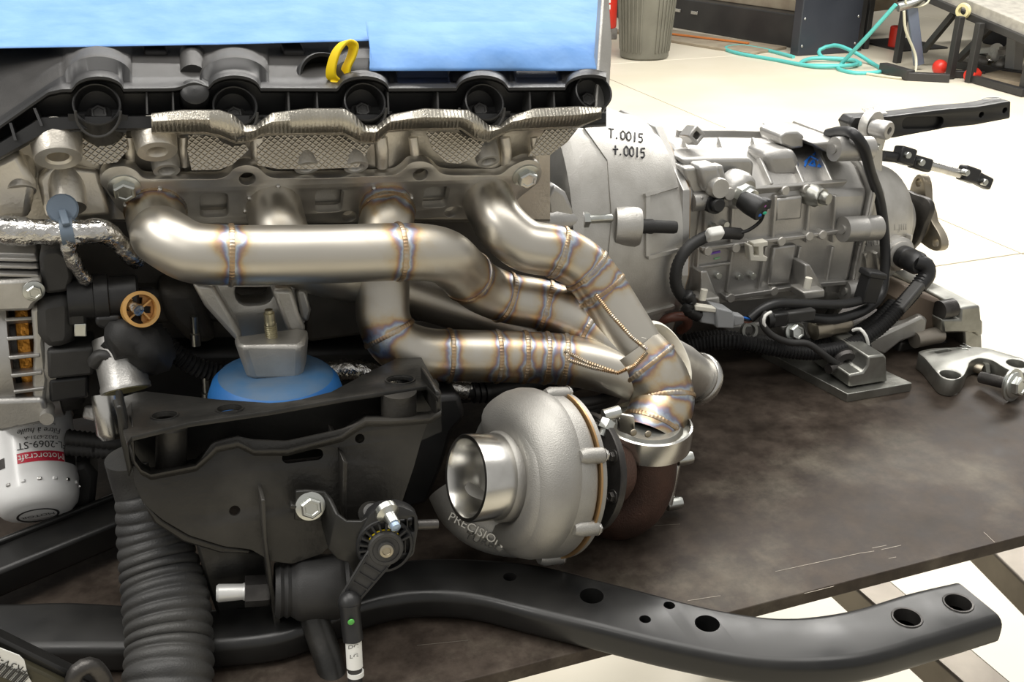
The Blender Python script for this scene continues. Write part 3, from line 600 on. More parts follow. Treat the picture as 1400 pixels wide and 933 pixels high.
# ------------------------------------------------------------------ heat shield
sh = thing('heat_shield', 'embossed crinkled aluminium heat shield hanging below the black cover', 'heat shield', at(500, 190, Y=.88))
xs = np.linspace(207, 822, 220)
def T(x):
    v = base(x, [(207, 157), (250, 152), (300, 152), (318, 158), (334, 172), (350, 172), (372, 156), (420, 150), (470, 150), (484, 158), (498, 172), (516, 172), (536, 158), (580, 150), (640, 152), (652, 160), (668, 172), (684, 172), (700, 160), (730, 150), (790, 147), (822, 148)]); return v
def Bt(x):
    return base(x, [(207, 180), (280, 180), (300, 184), (322, 193), (340, 192), (358, 182), (470, 181), (490, 192), (512, 194), (530, 178), (550, 176), (630, 174), (650, 188), (668, 192), (684, 182), (700, 176), (790, 172), (822, 160)])
def dY(x): return .006*sum(math.exp(-((x-c)/20)**2) for c in (337, 506, 676))
rows = [pxrow(lambda x: T(x)-1, lambda x: .876+dY(x), xs), pxrow(T, lambda x: .866+dY(x), xs), pxrow(lambda x: T(x)*.6+Bt(x)*.4, lambda x: .862+dY(x), xs), pxrow(Bt, lambda x: .868+dY(x), xs), pxrow(lambda x: Bt(x)+2, lambda x: .880+dY(x)*.4, xs), pxrow(lambda x: Bt(x)+3, .90, xs)]
MB().loft(rows[:4]).build('crinkled_lip', 'crinkle', sh, solid=.0012, ang=60)
MB().loft(rows[3:]).build('lip_return', 'emboss', sh, solid=.0008, ang=60)
for pl in ([(112, 182), (172, 182), (175, 205), (160, 222), (130, 226), (112, 215)], [(258, 184), (330, 190), (340, 205), (318, 225), (300, 232), (262, 233), (256, 205)], [(350, 184), (480, 184), (510, 192), (498, 215), (490, 229), (440, 231), (380, 231), (352, 226)], [(582, 180), (640, 182), (672, 190), (650, 215), (628, 224), (610, 222), (592, 205)], [(745, 178), (790, 176), (775, 195), (752, 212), (722, 214)]):
    MB().prism([at(x, y, Y=.909-.0002*(y-180)) for x, y in pl], (0, .0012, 0)).build('embossed_panel', 'emboss', sh)
# ------------------------------------------------------------------ exhaust header
NF = Vector((0, -math.cos(math.radians(25)), -math.sin(math.radians(25)))); NF = (NF-EX*NF.dot(EX)).normalized()
PF = at(440, 268, Y=.917)
hx = thing('exhaust_header', 'heat-tinted welded stainless four-tube exhaust header with collector', 'exhaust header', PF)
ol = [(136, 250), (138, 238), (150, 229), (172, 227), (186, 233), (196, 245), (300, 245), (312, 240), (320, 230), (338, 225), (355, 230), (364, 240), (375, 244), (440, 244), (540, 240), (552, 232), (560, 223), (576, 220), (592, 225), (601, 237), (615, 240), (685, 240), (698, 228), (720, 218), (736, 221), (742, 234), (737, 250), (708, 272), (694, 292), (664, 302), (600, 297), (520, 305), (350, 307), (255, 307), (215, 312), (180, 302), (160, 285), (150, 268)]
fl_ = plate_px('flange', ol, [(293, 281, .0245, .0285, .005), (450, 275, .026, .027, .005), (596, 270, .025, .026, .005), (338, 245, .0072), (575, 239, .0072), (477, 296, .0068), (617, 290, .0068), (213, 287, .019), (375, 283, .019), (526, 280, .019), (667, 271, .019)], .0105, PF, NF, 'flange', hx, bevel=.0006, rnd=.006)
for px, py, r, nm in ((170, 256, .0092, 'bolt'), (719, 240, .0092, 'bolt')): bolt(fl_, onpl(px, py, PF, NF), NF, r, 'zinc', label='zinc hex bolt at the flange end')
for px, py in ((293, 281), (450, 275), (596, 270)):
    q = onpl(px, py+4, PF, NF)-NF*.016; MB().box(q, (.026, .026, .004), (EX, NF.cross(EX), NF)).build('gasket_land', 'alu_light', fl_)
RT = .0255
def tubepath(pts): return smooth_path([p if isinstance(p, Vector) else at(p[0], p[1], Y=p[2]) for p in pts], .003)
ALLT = []; WELDS = []
def nearest(path, px, py):
    return min(range(len(path)), key=lambda i: (proj(path[i])[0]-px)**2+(proj(path[i])[1]-py)**2)
def wtube(name, pts, r, welds, parent, spread=.011, rad=None):
    path = tubepath(pts); n = len(path); seg = 44
    arc = [0]
    for i in range(1, n): arc.append(arc[-1]+(path[i]-path[i-1]).length)
    R = [r]*n
    if rad: R = list(np.interp(np.linspace(0, 1, n), np.linspace(0, 1, len(rad)), rad))
    b = MB().tube(path, R, seg, caps=False); wi = []
    for w_ in welds:
        i = nearest(path, w_[0], w_[1]); wi.append((arc[i], w_[2] if len(w_) > 2 else 1.))
        t = (path[min(i+1, n-1)]-path[max(i-1, 0)]).normalized(); WELDS.append((path[i], t, R[i], name))
    heat = []
    rg = random.Random(len(name)+n); ph = [rg.uniform(0, 6.28) for _ in range(6)]
    for i in range(n):
        for k in range(seg):
            a = 2*math.pi*k/seg; wob = 1+.22*math.sin(2*a+ph[0])+.16*math.sin(5*a+ph[1])
            h = 0
            for s0, st_ in wi: h = max(h, st_*math.exp(-((abs(arc[i]-s0)/(spread*wob))**1.5)))
            heat.append(h)
    b.heat = heat; o = b.build(name, 'heat', parent); ALLT.append(o)
    for p_, t_, r_, _ in WELDS: bead_ring(p_, t_, r_+.0002).build('weld_bead', 'bead', o)
    WELDS.clear(); return path
def port(px, py): return onpl(px, py, PF, NF)
def out(p, d): return p+NF*d
p1, p2, p3, p4 = port(213, 289), port(375, 284), port(526, 281), port(667, 272)
t1 = wtube('primary_tube', [out(p1, -.006), out(p1, .012), out(p1, .028)+EX*.002, at(226, 326, Y=.862), at(262, 345, Y=.845), at(312, 349, Y=.84), at(450, 347.5, Y=.84), at(575, 345, Y=.84), at(607, 351, Y=.848), at(632, 371, Y=.872), at(660, 394, Y=.889), at(692, 407, Y=.892), at(745, 418, Y=.884), at(798, 438, Y=.864), at(843, 468, Y=.836), at(880, 500, Y=.812)], RT, [(213, 290, .8), (315, 348), (545, 346), (640, 378, .8), (690, 406), (745, 418), (815, 446)], hx)
t2 = wtube('primary_tube', [out(p2, -.006), out(p2, .014), at(384, 320, Y=.893), at(405, 352, Y=.89), at(452, 371, Y=.898), at(520, 385, Y=.924), at(590, 407, Y=.93), at(655, 428, Y=.924), at(725, 454, Y=.908), at(800, 480, Y=.876), at(850, 496, Y=.845), at(880, 505, Y=.825)], RT, [(400, 345, .5), (850, 496)], hx)
t3 = wtube('primary_tube', [out(p3, -.006), out(p3, .014), at(526, 316, Y=.897), at(525, 350, Y=.898), at(523, 400, Y=.889), at(525, 438, Y=.878), at(541, 468, Y=.868), at(575, 483, Y=.862), at(640, 487, Y=.856), at(700, 488, Y=.85), at(770, 492, Y=.838), at(825, 502, Y=.824), at(868, 514, Y=.81)], RT, [(526, 292, 1), (530, 455), (612, 485), (680, 487), (716, 488), (746, 490), (772, 492)], hx)
t4 = wtube('primary_tube', [out(p4, -.006), out(p4, .016), at(687, 310, Y=.89), at(717, 335, Y=.876), at(762, 345, Y=.868), at(796, 364, Y=.862), at(823, 397, Y=.851), at(850, 440, Y=.834), at(880, 488, Y=.814)], RT, [(764, 345), (802, 370), (824, 398)], hx)
tc_ = wtube('collector', [at(864, 476, Y=.822), at(880, 498, Y=.812), at(899, 524, Y=.798), at(907, 550, Y=.786), at(896, 575, Y=.774), at(887, 597, Y=.765)], .03, [(882, 500, .9), (905, 545), (897, 585)], hx, rad=[.030, .0335, .0325, .0305, .030, .030])
for pp, aa in ((p1, (100, 20)), (p2, (95, 30, 175)), (p3, (60, 160)), (p4, ())):
    x_, y_, a_ = frame(NF, EZ)
    for d_ in aa: d = EX*math.cos(math.radians(d_))+NF.cross(EX)*math.sin(math.radians(d_))*-1; d = d if d.z > -.2 else -d; MB().sphere(pp+d*.0262+NF*.001, .0023, 10).build('tack_weld', 'steel', fl_)
tree = bvh(ALLT)
def seam(pts, r=.0024, name='weld_seam', par=hx, tr=None, material='bead'):
    P = []
    for i in range(len(pts)-1):
        for t in np.linspace(0, 1, 12, endpoint=(i == len(pts)-2)):
            h, n_ = hit(tr or tree, pts[i][0]*(1-t)+pts[i+1][0]*t, pts[i][1]*(1-t)+pts[i+1][1]*t)
            if h and (not P or ((h-P[-1]).length < .03)): P.append(h)
    if len(P) > 3: return bead_line(P, r).build(name, material, par)
seam([(814, 402), (835, 430), (862, 460), (884, 478)]); seam([(775, 492), (810, 503), (845, 510), (868, 500), (884, 482)]); seam([(772, 480), (800, 495), (838, 508)])
# wastegate outlet with taped ring and v-band flange
wg = thing('wastegate_outlet', 'short wastegate pipe with taped collar and v-band flange beside the collector', 'pipe', at(925, 500, Y=.83))
wa = at(900, 490, Y=.838); wb = at(953, 518, Y=.872); wd_ = (wb-wa).normalized()
MB().tube([wa, wa.lerp(wb, .5), wb-wd_*.004], [.027, .0275, .0235], 40).build('pipe', 'flange', wg)
MB().lathe(wb, wd_, [(.0225, -.008), (.028, -.005), (.0295, -.003), (.0295, .003), (.028, .004), (.022, .004), (.0225, -.008)], 40).build('vband_flange', 'steel', wg)
MB().lathe(wb-wd_*.007, wd_, [(.022, -.002), (.0275, -.002), (.0275, .001), (.022, .001)], 40).build('vband_lip', 'steel', wg)
for k in range(10):
    a = -80+k*8; x_, y_, _ = frame(wd_); d = x_*math.cos(math.radians(a))+y_*math.sin(math.radians(a)); MB().box(wb+d*.0292-wd_*.002, (.002, .003, .012), (d, wd_.cross(d), wd_)).build('serration', 'steel', wg)
tw = thing('tape_ring', 'white and blue masking tape wrapped around the wastegate pipe', 'masking tape', wa.lerp(wb, .3))
TD = Vector((.45, -.5, .55)).normalized(); tcn = at(909, 488, Y=.803)
MB().lathe(tcn, TD, [(.0325, -.006), (.0375, -.006), (.038, .003), (.0335, .005), (.0325, -.006)], 56, -75, 125).build('white_band', 'tape2', tw)
MB().lathe(tcn-TD*.003, TD, [(.0375, -.014), (.0415, -.013), (.0415, -.004), (.038, -.002), (.0375, -.014)], 56, 10, 110).build('blue_band', 'tape', tw)
# v-band clamp
vb = thing('vband_clamp', 'polished stainless v-band clamp joining collector and turbo', 'clamp', at(893, 592, Y=.763))
vcn = at(885, 592, Y=.763); VA = Vector((.02, -.04, 1)).normalized()
MB().lathe(vcn, VA, [(.0365, -.012), (.0425, -.011), (.043, 0), (.0425, .0115), (.0405, .0125), (.040, .0), (.0365, -.012)], 56).build('band', 'alu_mach', vb)
MB().lathe(vcn, VA, [(.029, .001), (.041, .001), (.041, .006), (.034, .007), (.031, .011)], 48).build('inner_flange', 'greysteel', vb)
x_ = at(828, 578, Y=.745)
MB().prism([at(846, 566, Y=.735), at(868, 570, Y=.727), at(868, 598, Y=.727), at(846, 590, Y=.735)], (0, .004, 0)).build('trunnion_strap', 'alu_mach', vb, bevel=.001)
MB().tube([at(822, 596, Y=.732), at(838, 562, Y=.742)], .0042, 14).build('t_bolt', 'zinc', vb)
MB().lathe(at(829, 582, Y=.735), at(838, 562, Y=.742)-at(822, 596, Y=.732), [(.0075, -.004), (.0075, .005)], 6).build('nut', 'zinc', vb)
MB().lathe(at(836, 566, Y=.74), (1, 0, .1), [(.006, -.008), (.006, .008)], 16).build('trunnion', 'zinc', vb)
for px in (866, 886): stamp('rivet', 'spot', lambda: MB().sphere((0, 0, 0), (1, 1, .4), 12), 'outflange', vb, place(at(px, 592+(px-866)*.1, Y=.7225), (0, -1, .1), .0035))
# ------------------------------------------------------------------ turbocharger
tc = thing('turbocharger', 'cast turbocharger with machined round inlet and rusty turbine housing', 'turbocharger', at(750, 720, Y=.74))
cc = at(752, 648, Y=.737); ci = at(636.5, 654, Y=.725); TA = (ci-cc).normalized(); LT = (ci-cc).length
print('turbo', cc, ci, LT)
RC = .0755
MB().lathe(cc, TA, [(0, 0), (RC-.001, 0), (RC, .002), (RC, .012), (RC*.985, .024), (RC*.92, .040), (RC*.80, .051), (RC*.68, .055), (RC*.60, .053), (RC*.55, .047), (.0435, .044), (.0405, .046), (.0405, .056), (.039, .058), (.037, .058), (.037, .05), (0, .05)], 72).build('compressor_housing', 'alu_comp', tc, ang=50)
# volute swell
vx, vy, _ = frame(TA); path = []; rr = []
for k in range(60):
    a = math.radians(-150+k*5.0); path.append(cc+TA*.026+(vx*math.cos(a)+vy*math.sin(a))*(RC*.70-.004*k/60)); rr.append(.020+.011*k/60)
MB().tube(path, rr, 24).build('volute', 'alu_comp', tc)
MB().lathe(cc, TA, [(.0372, .04), (.0385, .05), (.0385, LT-.001), (.0378, LT), (.0345, LT), (.0335, LT-.002), (.029, LT-.035), (.027, LT-.06), (0, LT-.06)], 64).build('inlet', 'alu_mach', tc)
MB().lathe(cc, TA, [(0, LT-.03), (.006, LT-.034), (.009, LT-.058)], 16).build('wheel_nut', 'steel', tc)
for k in range(12):
    a = 2*math.pi*k/12; d = vx*math.cos(a)+vy*math.sin(a); d2 = vx*math.cos(a+.35)+vy*math.sin(a+.35)
    MB().add([cc+d*.007+TA*(LT-.04), cc+d*.025+TA*(LT-.043), cc+d2*.026+TA*(LT-.058), cc+d2*.008+TA*(LT-.058)], [(0, 1, 2, 3)]).build('wheel_blade', 'alu_mach', tc, solid=.0008)
MB().lathe(cc-TA*.004, TA, [(RC-.01, 0), (RC+.0015, 0), (RC+.0015, .002), (RC-.01, .002)], 72).build('gasket', 'bronze', tc)
MB().lathe(cc-TA*.0085, TA, [(0, 0), (RC+.001, 0), (RC+.001, .0045), (0, .0045)], 72).build('backplate', 'alu_comp', tc)
for a in (-38, 8, 52, 100, 150, 200, 260):
    a = math.radians(a+200); d = vx*math.cos(a)+vy*math.sin(a)
    MB().lathe(cc+d*(RC-.001)-TA*.006, TA, [(.0072, 0), (.0072, .018), (.005, .023), (0, .023)], 20).build('ear', 'alu_comp', tc); bolt(tc, cc+d*(RC+.001)-TA*.0065, -TA, .0042, 'steel')
MB().lathe(cc-TA*.06, TA, [(0, 0), (.034, 0), (.036, .012), (.040, .035), (.048, .050), (.052, .056), (0, .056)], 48).build('bearing_housing', 'darkiron', tc)
MB().lathe(cc-TA*.046, TA, [(.03, 0), (.055, 0), (.056, .001), (.056, .006), (.055, .007), (.03, .007)], 56).build('turbine_clamp_ring', 'darkiron', tc)
for a in range(0, 360, 45):
    d = vx*math.cos(math.radians(a))+vy*math.sin(math.radians(a)); bolt(tc, cc+d*.047-TA*.039, TA, .0045, 'darkiron')
MB().lathe(cc-TA*.080, TA, [(.0, 0), (.026, .0), (.031, .006), (.033, .033), (0, .033)], 48).build('turbine_body', 'rust', tc)
sp = [vcn-VA*.008, at(884, 630, Y=.760), at(880, 658, Y=.760), at(867, 684, Y=.762), at(846, 698, Y=.768), at(824, 696, Y=.778), at(808, 680, Y=.79)]
pth, rr = smooth_path(sp, .004, [.0295, .0298, .0305, .031, .030, .027, .023])
MB().tube(pth, rr, 40).build('turbine_scroll', 'rust', tc)
lk = [at(934, 624, Y=.78), at(922, 640, Y=.775), at(915, 686, Y=.77)]
MB().tube([at(929, 620, Y=.78), at(915, 690, Y=.77)], .0035, 12).build('actuator_rod', 'steel', tc)
for px, py in ((926, 628), (912, 690)):
    MB().lathe(at(px, py, Y=.775), (-1, .1, 0), [(.006, -.016), (.007, -.012), (.007, .0), (.0045, .002), (.0045, .014), (0, .014)], 14).build('rod_end', 'zinc', tc)
MB().bar(at(936, 605, Y=.782), at(926, 628, Y=.777), .012, .004).build('actuator_bracket', 'steel', tc)

pth, rr = smooth_path([at(745, 724, Y=.735), at(702, 722, Y=.735), at(664, 711, Y=.745), at(638, 690, Y=.76), at(624, 664, Y=.775)], .004, [.024, .027, .028, .028, .028])
MB().tube(pth, rr, 32).build('compressor_outlet', 'alu_comp', tc)
ctr_ = bvh([o for o in tc.children if o.name.startswith('compressor_housing') or o.name.startswith('volute') or o.name.startswith('compressor_outlet')])
hs_ = [o for o in tc.children if o.name.startswith('compressor_housing')][0]
ou_ = [o for o in tc.children if o.name.startswith('compressor_outlet')][0]; otr = bvh([ou_])
tdir = (at(702, 722, Y=.735)-at(638, 690, Y=.76)).normalized()
for px, py, wd in ((652, 725, 'PRECISION'), (663, 741, 'TURBO')):
    h, n_ = hit(otr, px, py)
    if h:
        x = (tdir-n_*tdir.dot(n_)).normalized(); text('raised_lettering', wd, .0115, mtx(h+n_*.0004, x, n_.cross(x)), 'alu_mach', ou_, .0012)
sc_ = [o for o in tc.children if o.name.startswith('turbine_scroll')][0]
text_on(bvh([sc_]), 820, 704, '10701', 11, sc_, 'outflange', math.pi, .0008, .0016)
# ------------------------------------------------------------------ bellhousing
bh = thing('bellhousing', 'pale cast aluminium bellhousing behind the exhaust header', 'bellhousing', ax(.5, 0, -.15))
def ringpts(X, r, n=64, sq=2.0, ky=1., kz=1.):
    o = []
    for k in range(n):
        a = 2*math.pi*k/n; c, s = math.cos(a), math.sin(a); q = (abs(c)**sq+abs(s)**sq)**(-1/sq); p = ax(X, c*q*r*ky, s*q*r*kz); p.z = max(p.z, .004); o.append(p)
    return o
prof = [(.425, .196), (.438, .196), (.440, .186), (.47, .184), (.50, .178), (.54, .170), (.575, .158), (.584, .157)]
bell = MB().loft([ringpts(x, r, 72, 2.2) for x, r in prof], closed=True, capends=True).build('shell', 'alu_light', bh, ang=30)
MB().loft([ringpts(x, r, 10, 2.4) for x, r in ((.584, .157), (.5848, .160), (.5945, .160), (.5952, .15))], closed=True, capends=True).build('joint_flange', 'alu', bh, ang=20, bevel=.001)
MB().loft([ringpts(.5945, .1585, 10, 2.4), ringpts(.5955, .1585, 10, 2.4)], closed=True, capends=True).build('gasket', 'bronze', bh)
btree = bvh([bell])
def ribline(tr, pts, w_, h_, name, material, par, n=10, sink=.003, bev=0.):
    P = []
    for i in range(len(pts)-1):
        for t in np.linspace(0, 1, n, endpoint=(i == len(pts)-2)):
            h, nn = hit(tr, pts[i][0]*(1-t)+pts[i+1][0]*t, pts[i][1]*(1-t)+pts[i+1][1]*t)
            if h: P.append((h, nn if nn.dot(CAM-h) > 0 else -nn))
    if len(P) < 2: return None
    rows = []
    for i, (p, nn) in enumerate(P):
        t = (P[min(i+1, len(P)-1)][0]-P[max(i-1, 0)][0]).normalized(); sd = t.cross(nn).normalized()
        rows.append([p+sd*w_/2+nn*h_, p-sd*w_/2+nn*h_, p-sd*w_*.6-nn*sink, p+sd*w_*.6-nn*sink])
    return MB().loft(rows, closed=True, capends=True).build(name, material, par, bevel=bev)
for pts in ([(800, 175), (832, 220), (838, 300), (830, 380), (815, 430)],): ribline(btree, pts, .005, .0015, 'cast_ridge', 'alu_light', bell, 14)
ribline(btree, [(880, 268), (925, 255)], .004, .004, 'rib', 'alu_light', bell); ribline(btree, [(884, 352), (926, 342)], .004, .004, 'rib', 'alu_light', bell)
ribline(btree, [(868, 432), (920, 418)], .004, .004, 'rib', 'alu_light', bell); ribline(btree, [(884, 268), (884, 350)], .006, .003, 'rib', 'alu_light', bell)
# stud boss by the head
bp_ = at(756, 302, Y=1.0)
MB().lathe(bp_, EX, [(.012, -.03), (.017, 0), (.013, .022), (.011, .03), (.011, .034)], 24).build('stud_boss', 'alu', bh)
MB().lathe(bp_, EX, [(.0095, .03), (.0095, .042)], 6).build('stud_nut', 'zinc', bh)
MB().lathe(bp_, EX, [(.0052, .04), (.0052, .070), (.004, .072), (0, .072)], 16).build('stud', 'zinc', bh)
MB().prism([at(722, 222, Y=.985), at(744, 220, Y=.985), at(752, 300, Y=.985), at(744, 335, Y=.985), at(722, 300, Y=.985)], (0, .06, 0)).build('edge_web', 'alu', bh, bevel=.003)
MB().prism([at(758, 252, Y=.99), at(775, 264, Y=.99), at(790, 300, Y=.99), at(752, 305, Y=.99), at(745, 270, Y=.99)], (0, .05, 0)).build('boss_web', 'alu', bh, bevel=.005)
h, nn = hit(btree, 884, 309)
MB().lathe(h-EX*.020, (EX+Vector((0, -.3, 0))).normalized(), [(.024, -.02), (.023, .006), (.021, .010), (.012, .012), (0, .012)], 32).build('pivot_boss', 'alu_light', bh)
MB().lathe(h-EX*.008, (EX+Vector((0, -.25, 0))).normalized(), [(.0085, 0), (.0085, .014), (.0075, .016), (.0075, .04), (.0065, .043), (0, .043)], 20).build('rubber_plug', 'rubber', bh)
# hand written marks on the bell
def scribble(tr, strokes, name, par, material='ink', r=.0012):
    b = MB()
    for s in strokes:
        P = []
        for i in range(len(s)-1):
            for t in np.linspace(0, 1, 6, endpoint=(i == len(s)-2)):
                q, n_ = hit(tr, s[i][0]*(1-t)+s[i+1][0]*t, s[i][1]*(1-t)+s[i+1][1]*t)
                if q: P.append(q)
        if len(P) > 1: b.tube(P, r, 5)
    return b.build(name, material, par)
def glyphs(s, x, y, w, h, sl=0.):
    G = {'T': [[(0, 0), (1, 0)], [(.5, 0), (.45, 1)]], '+': [[(0, .5), (1, .4)], [(.5, .1), (.5, 1)]], '.': [[(.3, .9), (.5, 1)]], '0': [[(.5, 0), (.05, .3), (.1, .85), (.5, 1), (.9, .7), (.9, .25), (.5, 0)]], '1': [[(.5, 0), (.45, 1)]], '5': [[(.9, 0), (.2, .05), (.15, .45), (.7, .4), (.85, .75), (.5, 1), (.1, .95)]]}
    out_ = []
    for i, ch in enumerate(s):
        for st_ in G[ch]: out_.append([(x+i*w*1.15+a*w, y+b_*h+(i*w*1.15+a*w)*sl) for a, b_ in st_])
    return out_
scribble(btree, glyphs('T.0015', 832, 176, 7, 12, .16), 'ink_writing', bh); scribble(btree, glyphs('+.0015', 838, 198, 6.5, 13, .12), 'ink_writing', bh)
# ------------------------------------------------------------------ gearbox
gb = thing('gearbox', 'ribbed cast aluminium manual gearbox with black wiring on its side', 'gearbox', ax(.75, 0, -.13))
CS = [(-.12, -.058), (-.12, .086), (-.088, .114), (-.035, .130), (.07, .130), (.12, .08), (.12, -.08), (.06, -.125), (-.075, -.125)]
def sect(X, k): return [ax(X, y*k, z*k) for y, z in CS]
case = MB().loft([sect(.5955, 1.10), sect(.604, 1.08), sect(.622, 1.0), sect(.86, .96), sect(.872, .96)], closed=True, capends=True).build('main_case', 'alu', gb, bevel=.006, ang=25)
bpy.context.view_layer.update()
ctree = bvh([case])
G = lambda pts, w_=.004, h_=.006, nm='rib': ribline(ctree, pts, w_, h_, nm, 'alu', case, 8, bev=.001)
G([(950, 270), (1010, 264), (1085, 258), (1152, 252)], .005, .010); G([(950, 338), (1010, 331), (1085, 322), (1150, 313)], .005, .010); G([(985, 404), (1040, 396), (1110, 386), (1150, 383)], .006, .012)
for x, d in ((963, -4), (1000, -6), (1058, -8), (1105, -10), (1140, -8)): G([(x, 266), (x+d*.5, 330)], .004, .0055)
for x, d in ((953, -4), (1000, -8), (1045, -10), (1092, -12), (1136, -10)): G([(x, 336), (x+d, 398)], .004, .0055)
G([(950, 365), (1000, 358)], .004, .005)
for x in (934, 982, 1028, 1072, 1112): G([(x, 196), (x+10, 225), (x+24, 256)], .004, .008, 'gusset')
G([(925, 186), (1000, 186), (1080, 188), (1140, 190)], .006, .008)
for px, py in ((1067, 258), (1112, 257), (1000, 336), (1062, 327), (1018, 332), (962, 340), (1118, 318), (1100, 320), (993, 404), (1052, 395), (1100, 388), (1096, 256)):
    h, nn = hit(ctree, px, py); stamp('cast_boss', 'pin', pin, 'alu_light', case, place(h+Vector((0, -.006, 0)), (0, -1, .05), .0062))
# shift cover block, domes and pads
def slab(pts, Y, dep, name, material='alu', bev=.004, par=None): return MB().prism([at(x, y, Y=Y) for x, y in pts], (0, dep, 0)).build(name, material, par or gb, bevel=bev)
slab([(930, 217), (1027, 216), (1032, 224), (1030, 246), (938, 232)], 1.06, .06, 'rail_cover', bev=.005)
slab([(934, 230), (990, 226), (998, 262), (945, 268)], 1.045, .04, 'shift_block')
slab([(955, 228), (985, 226), (990, 262), (962, 264)], 1.035, .04, 'shift_block', bev=.006)
MB().lathe(at(982, 257, Y=1.03), (0, -1, .1), [(.0125, -.02), (.0125, .004), (.0115, .006), (0, .006)], 24).build('plug', 'alu_light', gb)
MB().lathe(at(996, 265, Y=1.03), (0, -1, .1), [(.008, -.02), (.008, .002), (.007, .004), (0, .004)], 20).build('plug', 'alu_light', gb)
MB().tube([at(945, 276, Y=1.045), at(1000, 268, Y=1.045)], .012, 20).build('oil_gallery', 'alu', gb)
MB().lathe(at(977, 279, Y=1.033), (0, -1, .1), [(.012, -.01), (.012, .003), (.009, .003), (.009, .009), (.007, .011), (0, .011)], 20).build('switch', 'plastic', gb)
MB().lathe(at(1012, 262, Y=1.04), (.25, -.85, -.2), [(.022, -.02), (.024, -.004), (.022, .004), (.018, .008)], 32).build('sensor_boss', 'alu', gb)
MB().lathe(at(1017, 268, Y=1.028), (.25, -.85, -.2), [(.016, -.01), (.016, .004), (.0135, .006), (.0135, .012)], 8).build('sensor_nut', 'zinc', gb)
SA = Vector((.35, -.85, -.25)).normalized(); sc = at(1026, 279, Y=1.012)
MB().lathe(sc, SA, [(.012, -.012), (.0135, 0), (.0135, .016), (.012, .018), (0, .018)], 24).build('sensor_plug', 'plastic', gb)
for dx, dz, mt in ((.002, .006, mat('magenta_mark', (.5, .1, .5), .4)), (-.003, -.005, 'inkblue'), (.004, -.003, mat('green_mark', (.05, .5, .3), .4))): MB().sphere(sc+SA*.018+Vector((dx, 0, dz)), (.003, .0008, .002), 8).build('paint_mark', mt, gb)
MB().box(sc+Vector((.014, -.008, .002)), (.012, .014, .012), (EX, EY, EZ)).build('plug_clip', 'plastic', gb, bevel=.002)
# dished windows and oil port
slab([(1045, 208), (1090, 205), (1098, 225), (1092, 246), (1052, 247)], 1.075, .05, 'dome', bev=.012)
slab([(1062, 272), (1098, 268), (1096, 300), (1060, 303)], 1.046, .02, 'pad', bev=.003)
slab([(1058, 338), (1090, 334), (1080, 388), (1050, 390)], 1.046, .02, 'pad', bev=.003)
MB().lathe(at(1116, 268, Y=1.045), (.3, -.9, 0), [(.015, -.02), (.015, .0), (.012, .004), (.012, .010), (.009, .010), (.0085, .017), (.007, .019), (0, .019)], 8).build('speed_sensor_port', 'greysteel', gb)
# screws and raised number
for px, py in ((972, 308), (990, 306), (1010, 378), (1027, 376), (980, 376)):
    h, nn = hit(ctree, px, py); stamp('screw', 'pinz', pin, 'zinc', case, place(h+Vector((0, -.002, 0)), (0, -1, .05), .0045))
def surf_text(tr, px, py, body, size, par, material, ext=.0008): return text_on(tr, px, py, body, size/.00105, par, material, -.05, .0006, .0016, 'raised_number')
surf_text(ctree, 981, 315, '00013092', .0085, case, 'alu_light')
scribble(ctree, [[(1100, 222), (1108, 214), (1116, 218)], [(1100, 228), (1104, 218)], [(1106, 226), (1112, 219), (1114, 227), (1106, 226)], [(1117, 219), (1124, 221), (1118, 228), (1125, 228)], [(1112, 212), (1116, 208), (1117, 214)]], 'blue_marker', gb, 'inkblue', .0016)
scribble(ctree, [[(970, 347), (984, 344)]], 'purple_mark', gb, mat('purple_mark', (.25, .12, .6), .5), .002)
scribble(ctree, [[(976, 354), (984, 352)]], 'green_mark', gb, mat('pale_green_mark', (.3, .6, .35), .5), .0015)
# cast lugs on the lower edge and the top
for pts, Y in (([(958, 372), (967, 370), (984, 412), (982, 420), (957, 420)], 1.03), ([(1101, 362), (1108, 362), (1128, 398), (1126, 408), (1100, 408)], 1.02)): slab(pts, Y, .03, 'lug', 'alu', .002)
slab([(956, 410), (984, 406), (985, 420), (958, 424)], 1.012, .03, 'lug_foot', 'alu_light', .002); slab([(1098, 400), (1128, 396), (1128, 407), (1100, 411)], 1.005, .03, 'lug_foot', 'alu_light', .002)
for px, py, Y in ((960, 404, 1.0), (1103, 388, .998)):
    MB().tube([at(px, py+6, Y=Y), at(px+3, py-8, Y=Y)], .0045, 12).build('clip_pin', 'tape2', gb)
slab([(1030, 333), (1050, 330), (1050, 336), (1044, 338), (1044, 350), (1050, 352), (1048, 358), (1026, 357), (1024, 336), (1029, 336), (1031, 350), (1038, 350), (1037, 338), (1030, 338)], 1.028, .012, 'wire_clip', 'tape2', .001)
MB().lathe(at(950, 185, Y=1.10), (0, -1, .2), [(.013, -.02), (.013, .006), (.006, .006), (.006, -.01), (0, -.01)], 4).build('lifting_lug', 'alu', gb, bevel=.002)
slab([(1066, 186), (1075, 180), (1092, 180), (1100, 186), (1099, 202), (1084, 204), (1068, 198)], 1.10, .05, 'breather_block', 'alu', .003)
slab([(1110, 196), (1150, 193), (1175, 204), (1175, 214), (1135, 210)], 1.075, .12, 'top_plate', 'alu', .003)
